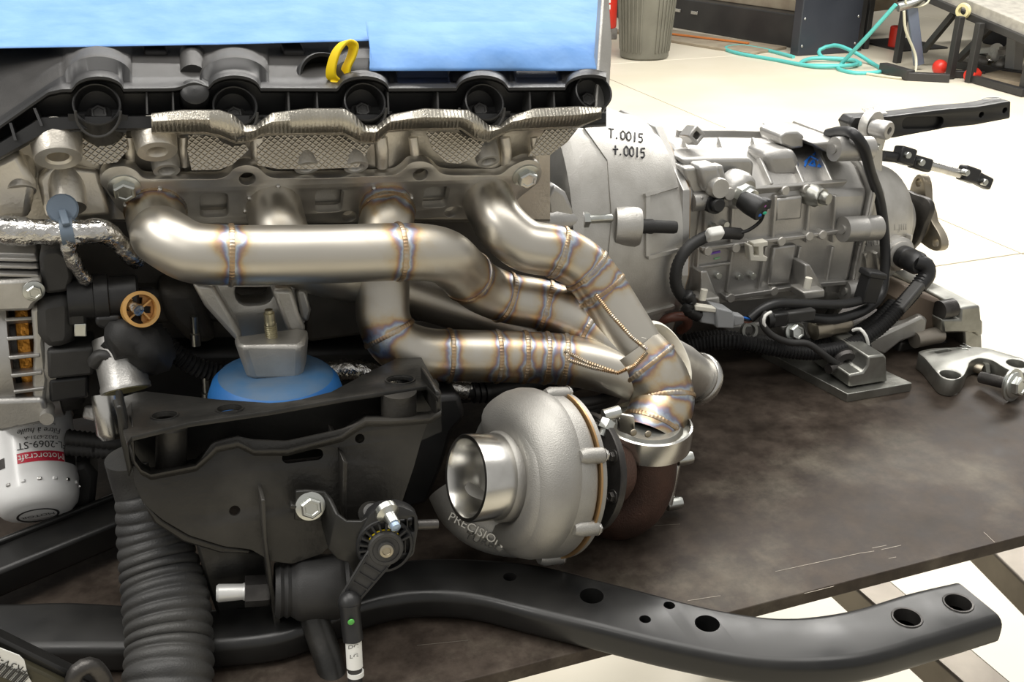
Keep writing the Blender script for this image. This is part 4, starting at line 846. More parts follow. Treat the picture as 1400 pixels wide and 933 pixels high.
# tail housing
tl = MB().loft([sect(.8725, 1.02), sect(.880, 1.02), sect(.881, .93), sect(.91, .88)], closed=True, capends=True).build('tail_flange', 'alu', gb, bevel=.004, ang=25)
MB().loft([sect(.874, 1.035), sect(.8785, 1.035)], closed=True, capends=True).build('adapter_plate', 'alu_light', gb, bevel=.001)
th_ = MB().loft([ringpts(x, r, 48, 2.3, ky, kz) for x, r, ky, kz in ((.89, .112, 1, 1), (.93, .104, 1, 1), (.965, .093, 1, 1), (.985, .086, 1, 1), (.992, .08, 1, 1), (.993, .05, 1, 1), (1.03, .043, 1, 1), (1.032, .036, 1, 1))], closed=True, capends=True).build('tail_housing', 'alu_light', gb, ang=35)
ttree = bvh([tl, th_])
for px, py, Y, r in ((1140, 204, 1.06, .0155), (1152, 314, 1.035, .0165), (1154, 398, 1.045, .0145)):
    MB().lathe(at(px, py, Y=Y), EX, [(0, -.002), (.006, -.002), (.006, .0), (r, .0), (r, .030), (r*1.02, .031), (r*1.02, .0325), (r, .0335), (r, .055), (r*.5, .058), (0, .058)], 28).build('clamp_boss', 'alu', gb)
surf_text(ttree, 1188, 333, 'OSMU2', .012, th_, 'alu', .0008); surf_text(ttree, 1192, 318, 'RXC2020', .009, th_, 'alu', .0008); surf_text(ttree, 1231, 311, 'LJIII', .013, th_, 'alu', .0008)
for px in (1180, 1195): ribline(ttree, [(px, 345), (px+4, 372)], .004, .005, 'rib', 'alu_light', th_)
ribline(ttree, [(1240, 320), (1236, 345)], .004, .008, 'rib', 'alu_light', gb)
# output flange with three arms
def lobes(r0, r1, k=3, n=90, rot=0.):
    o = []
    for i in range(n):
        a = 2*math.pi*i/n; c = max(0, math.cos(1.5*((a-rot+math.pi/k) % (2*math.pi/k)-math.pi/k)))**6; r = r0+(r1-r0)*c; o.append((r*math.cos(a), r*math.sin(a)))
    return o
of = thing('output_flange', 'bronzed three-arm output flange at the gearbox tail', 'flange', ax(1.06))
rt = math.radians(200)
hole = [[(.055*math.cos(rt+k*2*math.pi/3)+.006*math.cos(t), .055*math.sin(rt+k*2*math.pi/3)+.006*math.sin(t)) for t in np.linspace(0, 6.28, 16, endpoint=False)] for k in range(3)]
plate('spider', lobes(.033, .068, rot=rt), hole, .014, mtx(ax(1.08), EY, EZ), 'outflange', of, bevel=.0015)
MB().lathe(ax(1.025), EX, [(.03, 0), (.032, .004), (.03, .03), (.034, .045), (0, .045)], 36).build('hub', 'outflange', of)
plate('damper', lobes(.045, .062, rot=rt+1.05), [], .01, mtx(ax(1.052), EY, EZ), 'darkiron', of, bevel=.002)
# ------------------------------------------------------------------ shifter support arm
sa = thing('shifter_arm', 'black billet shifter support arm reaching back over the gearbox tail', 'arm', at(1240, 190, Y=1.16))
PB = at(1250, 165, Y=1.15)
fo = [(1163, 170), (1170, 161), (1217, 159), (1297, 149), (1337, 146), (1382, 138), (1381, 162), (1333, 171), (1293, 175), (1220, 189), (1168, 184)]
MB().prism([at(x, y, Y=1.158) for x, y in fo], (0, .030, 0)).build('beam', 'paint', sa, bevel=.002)
fr = plate_px('face', fo, [(1262, 168, .072, .017, .008), (1342, 157, .0042), (1374, 151, .0042)], .009, PB, (0, -1, 0), 'paint', sa, bevel=.0012, rnd=.003)
MB().prism([at(1178, 151, Y=1.185)+Vector((0, 0, .002)), at(1200, 148, Y=1.185)+Vector((0, 0, .002)), at(1213, 158, Y=1.155)+Vector((0, 0, .0025)), at(1186, 160, Y=1.155)+Vector((0, 0, .0025))], (0, 0, .001)).build('top_pad', 'alu_mach', sa)
p = at(1355, 135, Y=1.17); MB().tube(smooth_path([p+Vector((.016*math.cos(t), .006*math.sin(t), .0005)) for t in np.linspace(0, 6.2, 20)], .003), .0008, 6).build('engraved_logo', 'whitep', sa)
br = thing('arm_bracket', 'cast aluminium upright bracket with pivot holding the black arm', 'bracket', at(1200, 290, Y=1.12))
MB().prism([at(1178, 232, Y=1.12), at(1196, 190, Y=1.12), at(1204, 172, Y=1.12), at(1216, 178, Y=1.12), at(1208, 205, Y=1.12), at(1207, 232, Y=1.12), at(1200, 262, Y=1.12), at(1180, 262, Y=1.12)], (0, .022, 0)).build('upright', 'alu_light', br, bevel=.003)
MB().lathe(at(1194, 172, Y=1.135), (.3, -.95, 0), [(.020, -.01), (.021, 0), (.0195, .003), (.010, .004)], 28).build('bushing_eye', 'alu_light', br)
MB().lathe(at(1202, 176, Y=1.118), (.3, -.95, 0), [(.011, -.01), (.0125, .004), (.0125, .014), (.011, .016), (.005, .016), (.004, .010), (0, .010)], 24).build('pivot_pin', 'alu', br)
stamp('rivet', 'pinz', pin, 'zinc', br, place(at(1201, 201, Y=1.118), (0, -1, 0), .004))
# shift rod
sr = thing('shift_rod', 'shift linkage rod with two black universal joints at the gearbox tail', 'rod', at(1230, 215, Y=1.15))
def rod(a, b_, r, nm, m_, seg=18, Y=1.15): MB().tube([at(*a, Y=Y), at(*b_, Y=Y)], r, seg).build(nm, m_, sr)
rod((1206, 213), (1238, 217), .0075, 'shaft', 'plastic'); rod((1266, 225), (1318, 239), .0065, 'rod', 'steel')
def yoke(a, b_, w_): MB().bar(at(*a, Y=1.15), at(*b_, Y=1.15), w_, w_*.8, up=(0, -1, .2)).build('yoke', 'plastic', sr, bevel=.003)
yoke((1226, 210), (1246, 216), .024); yoke((1246, 220), (1270, 227), .019); yoke((1314, 235), (1334, 242), .022); yoke((1328, 240), (1352, 252), .018)
for px, py in ((1240, 212), (1259, 222), (1320, 236), (1345, 249)): stamp('cross_pin', 'pinz', pin, 'zinc', sr, place(at(px, py, Y=1.139), (0, -1, .1), .0048))
# ------------------------------------------------------------------ wiring on the gearbox
def hose(name, pts, r, material, label=None, cat=None, par=None, seg=12, corr=0., Y=1.0):
    P = smooth_path([at(p[0], p[1], Y=p[2] if len(p) > 2 else Y) for p in pts], .0022 if corr else .005)
    R = [r*(1+corr*(1 if i % 2 else -1)) for i in range(len(P))] if corr else r
    o = MB().tube(P, R, seg).build(name, material, par, ang=80)
    if label: tag(o, label, cat)
    return o
hose('wiring_loom', [(1132, 183, 1.11), (1150, 180, 1.08), (1168, 184, 1.045), (1180, 200, 1.04), (1190, 235, 1.045), (1203, 275, 1.05), (1209, 320, 1.045), (1210, 370, 1.035), (1205, 402, 1.025), (1180, 425, 1.0), (1140, 437, .995), (1105, 434, .995), (1070, 428, .995)], .0068, 'plastic', 'black taped wiring loom hanging over the gearbox tail', 'wiring')
hose('wiring_loom', [(1195, 405, 1.0), (1160, 415, .995), (1110, 416, .99), (1060, 416, .985), (1040, 424, .985), (1025, 436, .985)], .006, 'plastic', 'black tape-wrapped loom running along the gearbox bottom edge', 'wiring')
hose('corrugated_conduit', [(935, 476, 1.03), (965, 470, 1.02), (1010, 468, 1.0), (1060, 477, .985), (1110, 482, .975), (1160, 473, .975), (1200, 450, .98), (1230, 420, .99), (1250, 398, 1.0), (1264, 378, 1.005)], .0092, 'plastic', 'thick black corrugated conduit sagging below the gearbox', 'conduit', corr=.13)
hose('corrugated_conduit', [(935, 466, 1.05), (980, 460, 1.04), (1030, 466, 1.02), (1090, 472, 1.01), (1150, 464, 1.005), (1195, 440, 1.01), (1222, 415, 1.02)], .0085, 'rubber', 'second black conduit tucked behind the thick corrugated one', 'conduit', corr=.13)
el = thing('elbow_connector', 'black elbow plug in the round port of the gearbox tail', 'connector', at(1240, 355, Y=1.05))
ec = at(1229, 348, Y=1.055); ed = (at(1258, 362, Y=1.01)-ec).normalized()
MB().lathe(ec, ed, [(.022, -.03), (.024, -.004), (.024, .0), (.02, .003), (.02, .006), (.0165, .008)], 32).build('port_ring', 'alu_light', el)
MB().lathe(ec, ed, [(.0145, .0), (.0155, .012), (.0155, .018), (.0145, .02), (.0155, .022), (.0155, .04), (.012, .046), (0, .046)], 28).build('plug', 'plastic', el)
MB().tube(smooth_path([at(1252, 358, Y=1.015), at(1266, 363, Y=1.008), at(1268, 376, Y=1.004), at(1256, 392, Y=1.002)], .004), .0105, 18).build('elbow', 'plastic', el)
MB().bar(at(1258, 388, Y=.997), at(1228, 424, Y=.985), .016, .012).build('conduit_clip', 'plastic2', el, bevel=.003)
hose('braided_harness', [(1012, 320, 1.018), (990, 319, 1.012), (965, 324, 1.008), (940, 340, 1.002), (926, 364, .998), (924, 388, .996), (932, 405, .995), (942, 414, .995)], .0072, 'rubber', 'black braided harness curving down from the white label to the plug', 'wiring', corr=.05)
hose('sensor_lead', [(1044, 292, 1.0), (1040, 302, 1.004), (1025, 314, 1.01), (1008, 320, 1.014)], .0022, 'plastic', 'thin pair of black leads from the sensor plug', 'wiring')
lb = MB().bar(at(966, 322, Y=1.0), at(987, 318, Y=1.0), .0125, .0165, up=(0, -.6, .8)).build('harness_label', 'whitep', bevel=.003); tag(lb, 'white paper flag label wrapped on the braided harness', 'label')
hose('taped_harness', [(938, 402, .99), (944, 412, .99), (940, 422, .99), (948, 428, .99), (956, 432, .99)], .0075, 'plastic', 'lumpy black tape bundle above the grey connector', 'wiring', corr=.12)
gc = thing('grey_connector', 'light grey plastic wire connector hanging under the gearbox', 'connector', at(980, 445, Y=.99))
slab([(957, 428), (980, 424), (983, 428), (982, 446), (958, 442)], .985, .02, 'socket', mat('grey_plastic', (.33, .34, .35), .45), .002, gc)
slab([(980, 421), (1002, 426), (1005, 434), (1004, 450), (980, 449)], .98, .025, 'plug', bpy.data.materials['grey_plastic'], .002, gc)
slab([(1002, 430), (1018, 433), (1018, 444), (1003, 447)], .984, .014, 'wire_seal', bpy.data.materials['grey_plastic'], .002, gc)
for k, mt in enumerate(('inkblue', 'ink', 'brownhose')): MB().tube(smooth_path([at(1016, 434+k*3, Y=.986), at(1024, 436+k*2.5, Y=.985), at(1034, 436, Y=.985)], .004), .0013, 6).build('wire', mt, gc)
slab([(950, 418), (980, 422), (979, 428), (951, 425)], .982, .012, 'pale_clip', 'tape2', .001, gc)
bc = thing('inline_connector', 'long black inline connector lying along the gearbox bottom', 'connector', at(1070, 440, Y=.985))
MB().bar(at(1052, 436, Y=.982), at(1072, 433, Y=.982), .020, .018).build('socket', 'plastic', bc, bevel=.002); MB().bar(at(1072, 433, Y=.982), at(1110, 428, Y=.982), .016, .015).build('plug', 'plastic2', bc, bevel=.002)
MB().lathe(at(1050, 437, Y=.982), (1, 0, 0), [(.011, -.004), (.011, .004)], 16).build('seal_ring', 'plastic', bc)
sc2 = thing('upright_connector', 'black rectangular connector standing beside the loom on the tail', 'connector', at(1188, 410, Y=1.0))
MB().bar(at(1182, 412, Y=1.0), at(1194, 374, Y=1.0), .024, .02, up=(0, -1, 0)).build('shell', 'plastic', sc2, bevel=.002); MB().bar(at(1192, 378, Y=.997), at(1195, 370, Y=.997), .029, .023, up=(0, -1, 0)).build('rim', 'plastic', sc2, bevel=.002)
hose('loop_cable', [(1048, 428, .975), (1042, 440, .97), (1052, 456, .965), (1078, 468, .96), (1104, 470, .955), (1122, 482, .95), (1140, 495, .955), (1160, 503, .965), (1180, 500, .97), (1187, 486, .98), (1186, 468, .985), (1178, 456, .99), (1168, 450, 1.0)], .0042, 'rubber', 'thin black cable looping down to the steel clamp block', 'wiring')
hose('paired_leads', [(1166, 452, .985), (1176, 450, .975), (1184, 460, .968), (1187, 472, .968)], .0022, 'whitep', 'short white twin wires looping above the clamp block', 'wiring')
hose('paired_leads', [(1054, 427, .972), (1046, 432, .968), (1044, 442, .966), (1048, 450, .966)], .0020, 'whitep', 'short white twin wires beside the inline connector', 'wiring')
hose('coolant_hose', [(888, 446, 1.04), (905, 438, 1.02), (925, 433, 1.01), (938, 434, 1.01), (940, 444, 1.02), (930, 452, 1.04)], .0058, 'brownhose', 'short brown rubber hose behind the taped wastegate ring', 'hose')
# bits below the gearbox
sm = thing('sump_bracket', 'cast bracket with hex bolt on the gearbox underside', 'bracket', at(1090, 470, Y=1.04))
slab([(985, 446), (1062, 440), (1130, 436), (1140, 450), (1110, 472), (1000, 462)], 1.05, .1, 'web', 'alu', .004, sm)
slab([(1068, 446), (1100, 443), (1108, 466), (1072, 462)], 1.02, .03, 'ear', 'alu', .003, sm); bolt(sm, at(1086, 454, Y=1.015), (0, -.9, .3), .0095, 'zinc')
MB().lathe(at(1112, 452, Y=1.0), (1, 0, .05), [(.013, 0), (.013, .022), (.0115, .024), (.0115, .05), (.009, .055), (0, .055)], 24).build('oxygen_sensor', 'outflange', sm)
MB().lathe(at(1024, 452, Y=1.01), (0, -1, .3), [(.0075, -.003), (.0115, -.003), (.0115, .003), (.0075, .003), (.0075, -.003)], 28).build('ring_eye', 'greysteel', sm)
# ------------------------------------------------------------------ supports on the table
zt = .012; A, B, Cc = at(1159, 539, Z=zt), at(1247, 524, Z=zt), at(1042, 478, Z=zt); Dd = B+Cc-A
o = MB().prism([A, B, Dd, Cc], (0, 0, -zt)).build('steel_plate', 'greysteel', bevel=.0008); tag(o, 'flat rectangular steel plate lying on the table under the clamp block', 'plate')
ub = thing('clamp_block', 'grey steel stepped clamp block standing on the flat plate', 'clamp block', at(1187, 520, Z=zt))
yb = at(1185, 528, Z=zt).y
MB().prism([at(x, y, Y=yb) for x, y in ((1161, 513), (1180, 509), (1186, 500), (1187, 488), (1209, 485), (1212, 489), (1213, 522), (1161, 530))], (0, .085, 0)).build('body', 'greysteel', ub, bevel=.0025)
MB().lathe(at(1158, 498, Y=yb+.03), (-.3, -.9, .1), [(.012, -.01), (.018, -.01), (.019, 0), (.016, .004), (.008, .004), (.008, -.004), (0, -.004)], 28).build('bush', 'darkiron', ub)
MB().lathe(at(1138, 503, Y=yb+.03), (-1, -.3, 0), [(.007, -.02), (.007, .006), (.006, .008), (0, .008)], 18).build('bolt_end', 'darkiron', ub)
rm = thing('gearbox_mount', 'brown and grey cast gearbox mount between conduit and steel blocks', 'mount', at(1240, 470, Y=1.05))
MB().prism([at(x, y, Y=1.0) for x, y in ((1209, 486), (1178, 476), (1196, 462), (1262, 432), (1269, 437), (1266, 456), (1232, 468))], (0, .05, 0)).build('wedge', 'alu_light', rm, bevel=.004)
MB().prism([at(x, y, Y=1.01) for x, y in ((1236, 414), (1252, 398), (1290, 412), (1290, 456), (1266, 462), (1228, 440))], (0, .08, 0)).build('core', mat('brown_cast', (.17, .13, .10), .5, .5, (.25, .2, .15), 20), rm, bevel=.006)
MB().lathe(at(1250, 465, Y=1.0), (1, .05, 0), [(.0115, 0), (.0115, .045), (0, .045)], 28).build('tube', mat('grey_bush', (.30, .27, .23), .45, .6), rm)
MB().prism([at(x, y, Y=1.015) for x, y in ((1232, 468), (1290, 460), (1300, 470), (1262, 500), (1222, 505))], (0, .05, 0)).build('foot', 'darkiron', rm, bevel=.004)
sb_ = thing('steel_block', 'notched rectangular steel block resting on the mount by the table edge', 'steel block', at(1315, 455, Y=1.0))
MB().prism([at(x, y, Y=.99) for x, y in ((1314, 421), (1340, 418), (1342, 438), (1344, 440), (1344, 458), (1338, 461), (1334, 455), (1290, 456), (1288, 437), (1313, 437))], (0, .15, 0)).build('body', 'greysteel', sb_, bevel=.003)
MB().lathe(at(1287, 424, Y=1.0), (-1, -.05, 0), [(.013, -.02), (.013, .004), (0, .004)], 24).build('dark_bore_disc', 'darkiron', sb_)  # solid disc, dark colour standing in for the shade of an open hole
MB().prism([at(x, y, Y=1.0) for x, y in ((1318, 452), (1342, 448), (1344, 490), (1320, 494))], (0, .04, 0)).build('post', 'greysteel', sb_, bevel=.003)
yz = at(1300, 512, Z=.024)
yb_ = thing('forked_bracket', 'thick flat forked steel bracket with two eyes lying on the table', 'bracket', at(1300, 512, Z=0))
plate_px('plate', [(1253, 481), (1275, 476), (1334, 474), (1350, 476), (1405, 492), (1418, 498), (1414, 508), (1395, 511), (1376, 505), (1356, 492), (1338, 489), (1326, 494), (1322, 506), (1317, 515), (1303, 521), (1287, 517), (1277, 505), (1264, 489)], [(1299, 512, .0125), (1390, 497, .0125), (1289, 480, .026, .007, .0032)], .023, at(1300, 500, Z=.024), (0, 0, 1), 'greysteel', yb_, bevel=.001, rnd=.008)
text('stamped_mark', 'W', .02, mtx(at(1320, 475, Z=.0245), (.9, .4, 0), (-.4, .9, 0)), 'zinc', yb_, .0006)
bz = thing('loose_bolt', 'loose flanged hex bolt lying on the table by the forked bracket', 'bolt', at(1388, 530, Z=0))
q = at(1386, 527, Z=.021); qa = (q-at(1357, 520, Z=.016)).normalized()
MB().tube([q, q-qa*.045], .0075, 16).build('shank', 'darkiron', bz); MB().lathe(q, qa, [(.008, -.004), (.021, -.003), (.021, 0), (.008, .001)], 28).build('washer', 'zinc', bz); bolt(bz, q, qa, .0115, 'zinc', 'head')
bz = thing('loose_stud', 'short dirty stud lying between the eyes of the forked bracket', 'stud', at(1335, 505, Z=0))
MB().tube([at(1328, 501, Z=.009), at(1344, 506, Z=.009)], .007, 14).build('shank', 'outflange', bz); MB().lathe(at(1342, 505, Z=.009), (1, -.2, 0), [(.011, 0), (.011, .006)], 6).build('nut', 'greysteel', bz)
# ------------------------------------------------------------------ alternator
al = thing('alternator', 'alternator with finned silver housing, copper windings and black rear cover', 'alternator', at(40, 590, Y=.93))
ac = at(20, 465, Y=.965); RA = .078
def xat(px): return (at(px, 465, Y=.89).x-ac.x)/EX.x
xl, xr = xat(-40), xat(66)
MB().lathe(ac, EX, [(0, xl), (.058, xl), (.058, xr-.01), (0, xr-.01)], 40).build('rotor_core', 'darkiron', al)
MB().lathe(ac, EX, [(.058, xat(14)), (.067, xat(17)), (.069, xat(25)), (.067, xat(34)), (.058, xat(38))], 48).build('winding', mat_ribbed('copper_winding', (.75, .33, .05), .3, .7, 60, 'DIAGONAL', .002), al)
fx, fy, _ = frame(EX)
shl = MB().lathe(ac, EX, [(.06, xl), (RA, xl), (RA, xat(6)), (.06, xat(6)), (.06, xl)], 56).build('front_shell', 'alu', al)
MB().lathe(ac, EX, [(.06, xat(46)), (RA-.003, xat(46)), (RA-.004, xr), (.06, xr), (.06, xat(46))], 56).build('rear_ring', 'alu', al)
for a in range(-180, 180, 12):
    d = fx*math.cos(math.radians(a))+fy*math.sin(math.radians(a))
    MB().bar(ac+d*.074+EX*xat(4), ac+d*.0725+EX*xat(48), .0034, .012, up=d).build('vent_bar', 'alu', shl, bevel=.001)
# upper fins and cast clamp
for k, (y0, w_) in enumerate(((345, 47), (352, 49), (362, 50), (373, 51))):
    MB().prism([at(-30, y0, Y=.905-.006*k), at(w_, y0+2, Y=.905-.006*k), at(w_+4, y0+6, Y=.905-.006*k), at(w_-6, y0+7, Y=.905-.006*k), at(-30, y0+5, Y=.905-.006*k)], (0, .06, 0)).build('cooling_fin', 'alu', al, bevel=.001)
MB().prism([at(x, y, Y=.884) for x, y in ((-30, 386), (40, 382), (56, 378), (58, 408), (46, 418), (42, 426), (-30, 428))], (0, .04, 0)).build('clamp_ear', 'alu_light', al, bevel=.003)
bolt(al, at(46, 398, Y=.882), (0.2, -1, 0), .006, 'zinc')
MB().prism([at(x, y, Y=.89) for x, y in ((42, 424), (60, 415), (64, 440), (60, 470), (66, 520), (62, 545), (66, 575), (62, 580), (46, 578), (44, 520), (46, 470))], (0, .05, 0)).build('rear_bracket', 'alu_light', al, bevel=.003)
MB().prism([at(x, y, Y=.885) for x, y in ((-30, 548), (60, 545), (66, 566), (60, 580), (4, 592), (-30, 590))], (0, .05, 0)).build('foot', 'alu', al, bevel=.004)
MB().lathe(at(64, 572, Y=.88), (0, -1, 0), [(.006, -.02), (.006, .002), (0, .002)], 16).build('foot_pin', 'alu_light', al)
# black rear cover
MB().lathe(ac+EY*.0, EX, [(.05, xat(56)), (.070, xat(57)), (.071, xat(62)), (.069, xat(88)), (.064, xat(97)), (.03, xat(99)), (0, xat(99))], 48).build('rear_cover', 'plastic2', al)
MB().prism([at(x, y, Y=.888) for x, y in ((53, 350), (62, 342), (80, 341), (96, 352), (100, 380), (94, 400), (62, 404), (55, 376))], (0, .05, 0)).build('cover_ear', 'plastic2', al, bevel=.006)
MB().prism([at(x, y, Y=.884) for x, y in ((48, 420), (58, 412), (94, 405), (102, 420), (102, 462), (96, 476), (64, 480), (50, 460))], (0, .05, 0)).build('cover_bulge', 'plastic2', al, bevel=.012)
MB().prism([at(x, y, Y=.886) for x, y in ((64, 480), (128, 475), (128, 514), (66, 520))], (0, .04, 0)).build('regulator', 'plastic2', al, bevel=.003)
MB().prism([at(x, y, Y=.89) for x, y in ((66, 520), (120, 515), (122, 545), (68, 552))], (0, .04, 0)).build('regulator_foot', 'plastic', al, bevel=.003)
MB().bar(at(110, 440, Y=.885), at(110, 458, Y=.885), .010, .010).build('terminal', 'zinc', al, bevel=.001)
MB().lathe(at(94, 410, Y=.895), EX, [(.018, 0), (.018, .02), (.021, .021), (.021, .032), (.0185, .033), (.0185, .055), (.016, .057), (.007, .057), (.007, .068), (.006, .07), (0, .07)], 36).build('terminal_tower', 'plastic', al)
MB().prism([at(x, y, Y=.88) for x, y in ((92, 404), (116, 402), (120, 446), (94, 448))], (0, .03, 0)).build('tower_base', 'plastic', al, bevel=.003)
MB().prism([at(x, y, Y=.875) for x, y in ((130, 434), (166, 432), (166, 448), (142, 452), (130, 446))], (0, .02, 0)).build('tower_skirt', 'plastic', al, bevel=.003)
# amber cap on the terminal
oc = thing('amber_cap', 'open amber plastic cap with spokes on a metal pin', 'cap', at(194, 445, Y=.87))
o0 = at(193, 423, Y=.872); oa = Vector((.25, -.85, .3)).normalized()
cup_ = MB().lathe(o0, oa, [(.0125, -.012), (.0152, -.010), (.0158, .0), (.0158, .002), (.0128, .002), (.0125, -.009), (0, -.0095)], 36).build('cup', 'orange', oc)
ox, oy, _ = frame(oa)
for k in range(4):
    d = ox*math.cos(k*math.pi/2+.5)+oy*math.sin(k*math.pi/2+.5); MB().bar(o0-oa*.005, o0-oa*.005+d*.012, .0015, .006, up=oa).build('spoke', 'orange', cup_)
cuts_ = []
for k in (0, 2, 3):
    d = ox*math.cos(k*math.pi/2+1.28)+oy*math.sin(k*math.pi/2+1.28); cuts_.append(MB().box(o0-oa*.0105+d*.0075, (.006, .006, .012), (d, oa.cross(d), oa)))
boolcut(cup_, cuts_)
MB().tube([at(172, 412, Y=.882), at(190, 425, Y=.863)], .0048, 14).build('pin', 'foil', oc)
# ------------------------------------------------------------------ foil hoses
def lump(pts, rad, name, material, label, cat, seg=22, amp=.10, step=.0035, par=None, Y=.9, wob=.0006):
    P, R = smooth_path([at(p[0], p[1], Y=p[2]) for p in pts], step, rad); rg = random.Random(int(sum(p[0] for p in pts)))
    R = [r*(1+rg.uniform(-amp, amp)) for r in R]; b = MB().tube(P, R, seg)
    b.v = [tuple(Vector(v)+Vector((rg.uniform(-1, 1), rg.uniform(-1, 1), rg.uniform(-1, 1)))*wob) for v in b.v]
    o = b.build(name, material, par, ang=70)
    return tag(o, label, cat) if label else o
lump([(-30, 310, .875), (20, 316, .875), (70, 318, .875), (105, 318, .876), (140, 317, .88), (160, 330, .885), (176, 346, .892), (188, 356, .90)], [.0115, .011, .0105, .0105, .010, .0085, .008, .008], 'foil_sleeve', 'foil', 'silver foil heat sleeve running across above the alternator', 'heat sleeve')
lump([(98, 325, .87), (94, 340, .872), (100, 355, .875), (108, 370, .88), (120, 386, .885)], [.007, .0065, .006, .0055, .005], 'foil_sleeve', 'foil', 'thin foil wrapped lead dropping to the black alternator terminal', 'heat sleeve')
zt_ = thing('cable_tie', 'blue-grey cable tie holding the foil sleeve to the head', 'cable tie', at(92, 300, Y=.87))
MB().lathe(at(93, 318, Y=.8755), (1, 0, 0), [(.0108, -.005), (.0122, -.005), (.0122, .005), (.0108, .005), (.0108, -.005)], 28).build('band', mat('blue_grey_nylon', (.13, .17, .22), .45), zt_)
MB().lathe(at(86, 286, Y=.885), (0, -.6, .3), [(.0, -.01), (.009, -.01), (.0125, .002), (.011, .004), (0, .004)], 20).build('push_clip', bpy.data.materials['blue_grey_nylon'], zt_)
MB().bar(at(85, 288, Y=.88), at(91, 308, Y=.865), .006, .004).build('strap', bpy.data.materials['blue_grey_nylon'], zt_, bevel=.001)
# black wrapped harness, conduit and pipes near the alternator
lump([(150, 452, .885), (175, 462, .88), (200, 476, .88), (222, 494, .885)], [.016, .021, .021, .013], 'taped_harness', 'rubber', 'bulky wrinkled black cloth-taped harness below the amber cap', 'wiring', amp=.16, step=.006, wob=.0022)
hose('corrugated_conduit', [(196, 444, .905), (215, 456, .905), (232, 476, .905), (252, 493, .905), (280, 506, .905), (310, 512, .905)], .0085, 'plastic', 'black corrugated conduit curving behind the blue mount', 'conduit', corr=.14)
lump([(128, 498, .88), (140, 486, .875), (158, 492, .872), (170, 500, .872)], [.006, .006, .005, .003], 'taped_lead', 'plastic2', 'short crumpled dark lead end beside the black regulator', 'lead', amp=.15)
sf = thing('silver_fitting', 'short cast silver pipe stub with open yellowed end', 'pipe', at(160, 545, Y=.87))
pc = at(164, 492, Y=.885); pa_ = Vector((.05, -.55, -.85)).normalized()
MB().lathe(pc, pa_, [(.020, -.02), (.021, 0), (.0205, .022), (.0215, .024), (.0215, .028), (.018, .028), (.0165, .010), (0, .010)], 36).build('stub', 'alu', sf)
MB().lathe(pc, pa_, [(.0182, .0285), (.0182, .026), (.0168, .012)], 36).build('seal', mat('yellowed_seal', (.42, .38, .2), .4, .4), sf)
MB().lathe(at(150, 568, Y=.89), (0, -.4, -.9), [(.014, -.02), (.014, .016), (.010, .022), (0, .022)], 24).build('neck', 'alu_mach', sf)
MB().bar(at(126, 575, Y=.895), at(130, 555, Y=.9), .016, .012).build('bracket', 'alu', sf, bevel=.003)
for k in range(2): hose('braided_hose', [(90, 598+k*14, .93), (125, 602+k*13, .925), (165, 606+k*12, .92), (200, 606+k*12, .93)], .0075, 'rubber', ('upper' if k == 0 else 'lower')+' black braided hose running behind the oil filter', 'hose', corr=.12)
o = MB().prism([at(x, y, Y=.93) for x, y in ((96, 640), (118, 632), (134, 650), (130, 690), (108, 716), (70, 722), (55, 712), (95, 700))], (0, .05, 0)).build('rubber_cover', 'rubber', bevel=.01); tag(o, 'dark rubber cover behind and below the white oil filter', 'cover')
# ------------------------------------------------------------------ oil filter
of_ = thing('oil_filter', 'white canister oil filter with red printed band hanging upside down', 'oil filter', at(50, 705, Y=.9))
fe = at(52, 704, Y=.905); FA = Vector((0, -.77, -.64)).normalized(); RF = .0385
can_ = MB().lathe(fe, FA, [(.03, -.108), (.034, -.106), (RF, -.102), (RF, -.030), (RF*.985, -.026), (RF*.985, -.018), (RF*.93, -.009), (RF*.8, -.003), (RF*.68, -.001), (.022, 0), (.0205, .0006), (0, .0006)], 64).build('canister', 'white', of_)
MB().lathe(fe, FA, [(RF-.001, -.102), (RF+.0012, -.102), (RF+.0012, -.098), (RF-.001, -.098)], 64).build('seam', 'steel', of_)
sideo = FA.cross(Vector((1, 0, 0))).normalized(); sideo = sideo if sideo.dot(CAM-fe) > 0 else -sideo
ufx = Vector((1, 0, 0))
def onfil(u, v, lift=0.):                                           # u metres around (to +X), v metres along from the end
    a = u/RF; return fe-FA*v+(ufx*math.sin(a)+sideo*math.cos(a))*(RF+lift)
def fband(u0, u1, v0, v1, nm, mt, lift=.0003):
    us = np.linspace(u0, u1, 14); MB().loft([[onfil(u, v, lift) for u in us] for v in (v0, v1)]).build(nm, mt, can_, fix=False)
fband(-.008, .0345, .0385, .0485, 'red_band', 'red'); fband(.035, .052, .0385, .0485, 'badge', 'darkiron'); fband(-.036, -.020, .0385, .0485, 'badge', 'darkiron')
def ftext(body, u, v, size, mt, sh=0.): text('print', body, size, None, mt, can_, 0, bend=lambda c: onfil(u-c.x, v-c.y, .0007), shear=sh)
ftext('Motorcraft', .0135, .0435, .0092, 'whitep'); ftext('FL-2069-ST', .0155, .0555, .0098, 'ink'); ftext('GR3Z-6731-A', .0145, .0625, .0052, 'ink'); ftext('Filtre à huile', .0140, .0695, .0078, 'ink', .3); ftext('Ford Motor Company', .012, .0765, .0036, 'ink'); ftext('F', -.0335, .0555, .0098, 'ink')
for k in range(9):
    a = -1.2+k*.36; d = ufx*math.sin(a)+sideo*math.cos(a); MB().box(fe-FA*.0215+d*(RF-.0006), (.003, .004, .003), (d, FA.cross(d), FA)).build('flute', 'white' if k % 2 else 'steel', can_, bevel=.0008)
MB().lathe(fe, FA, [(.0165, .0004), (.0165, .001), (.0185, .001), (.0185, .0004)], 40).build('end_ring', 'ink', of_)
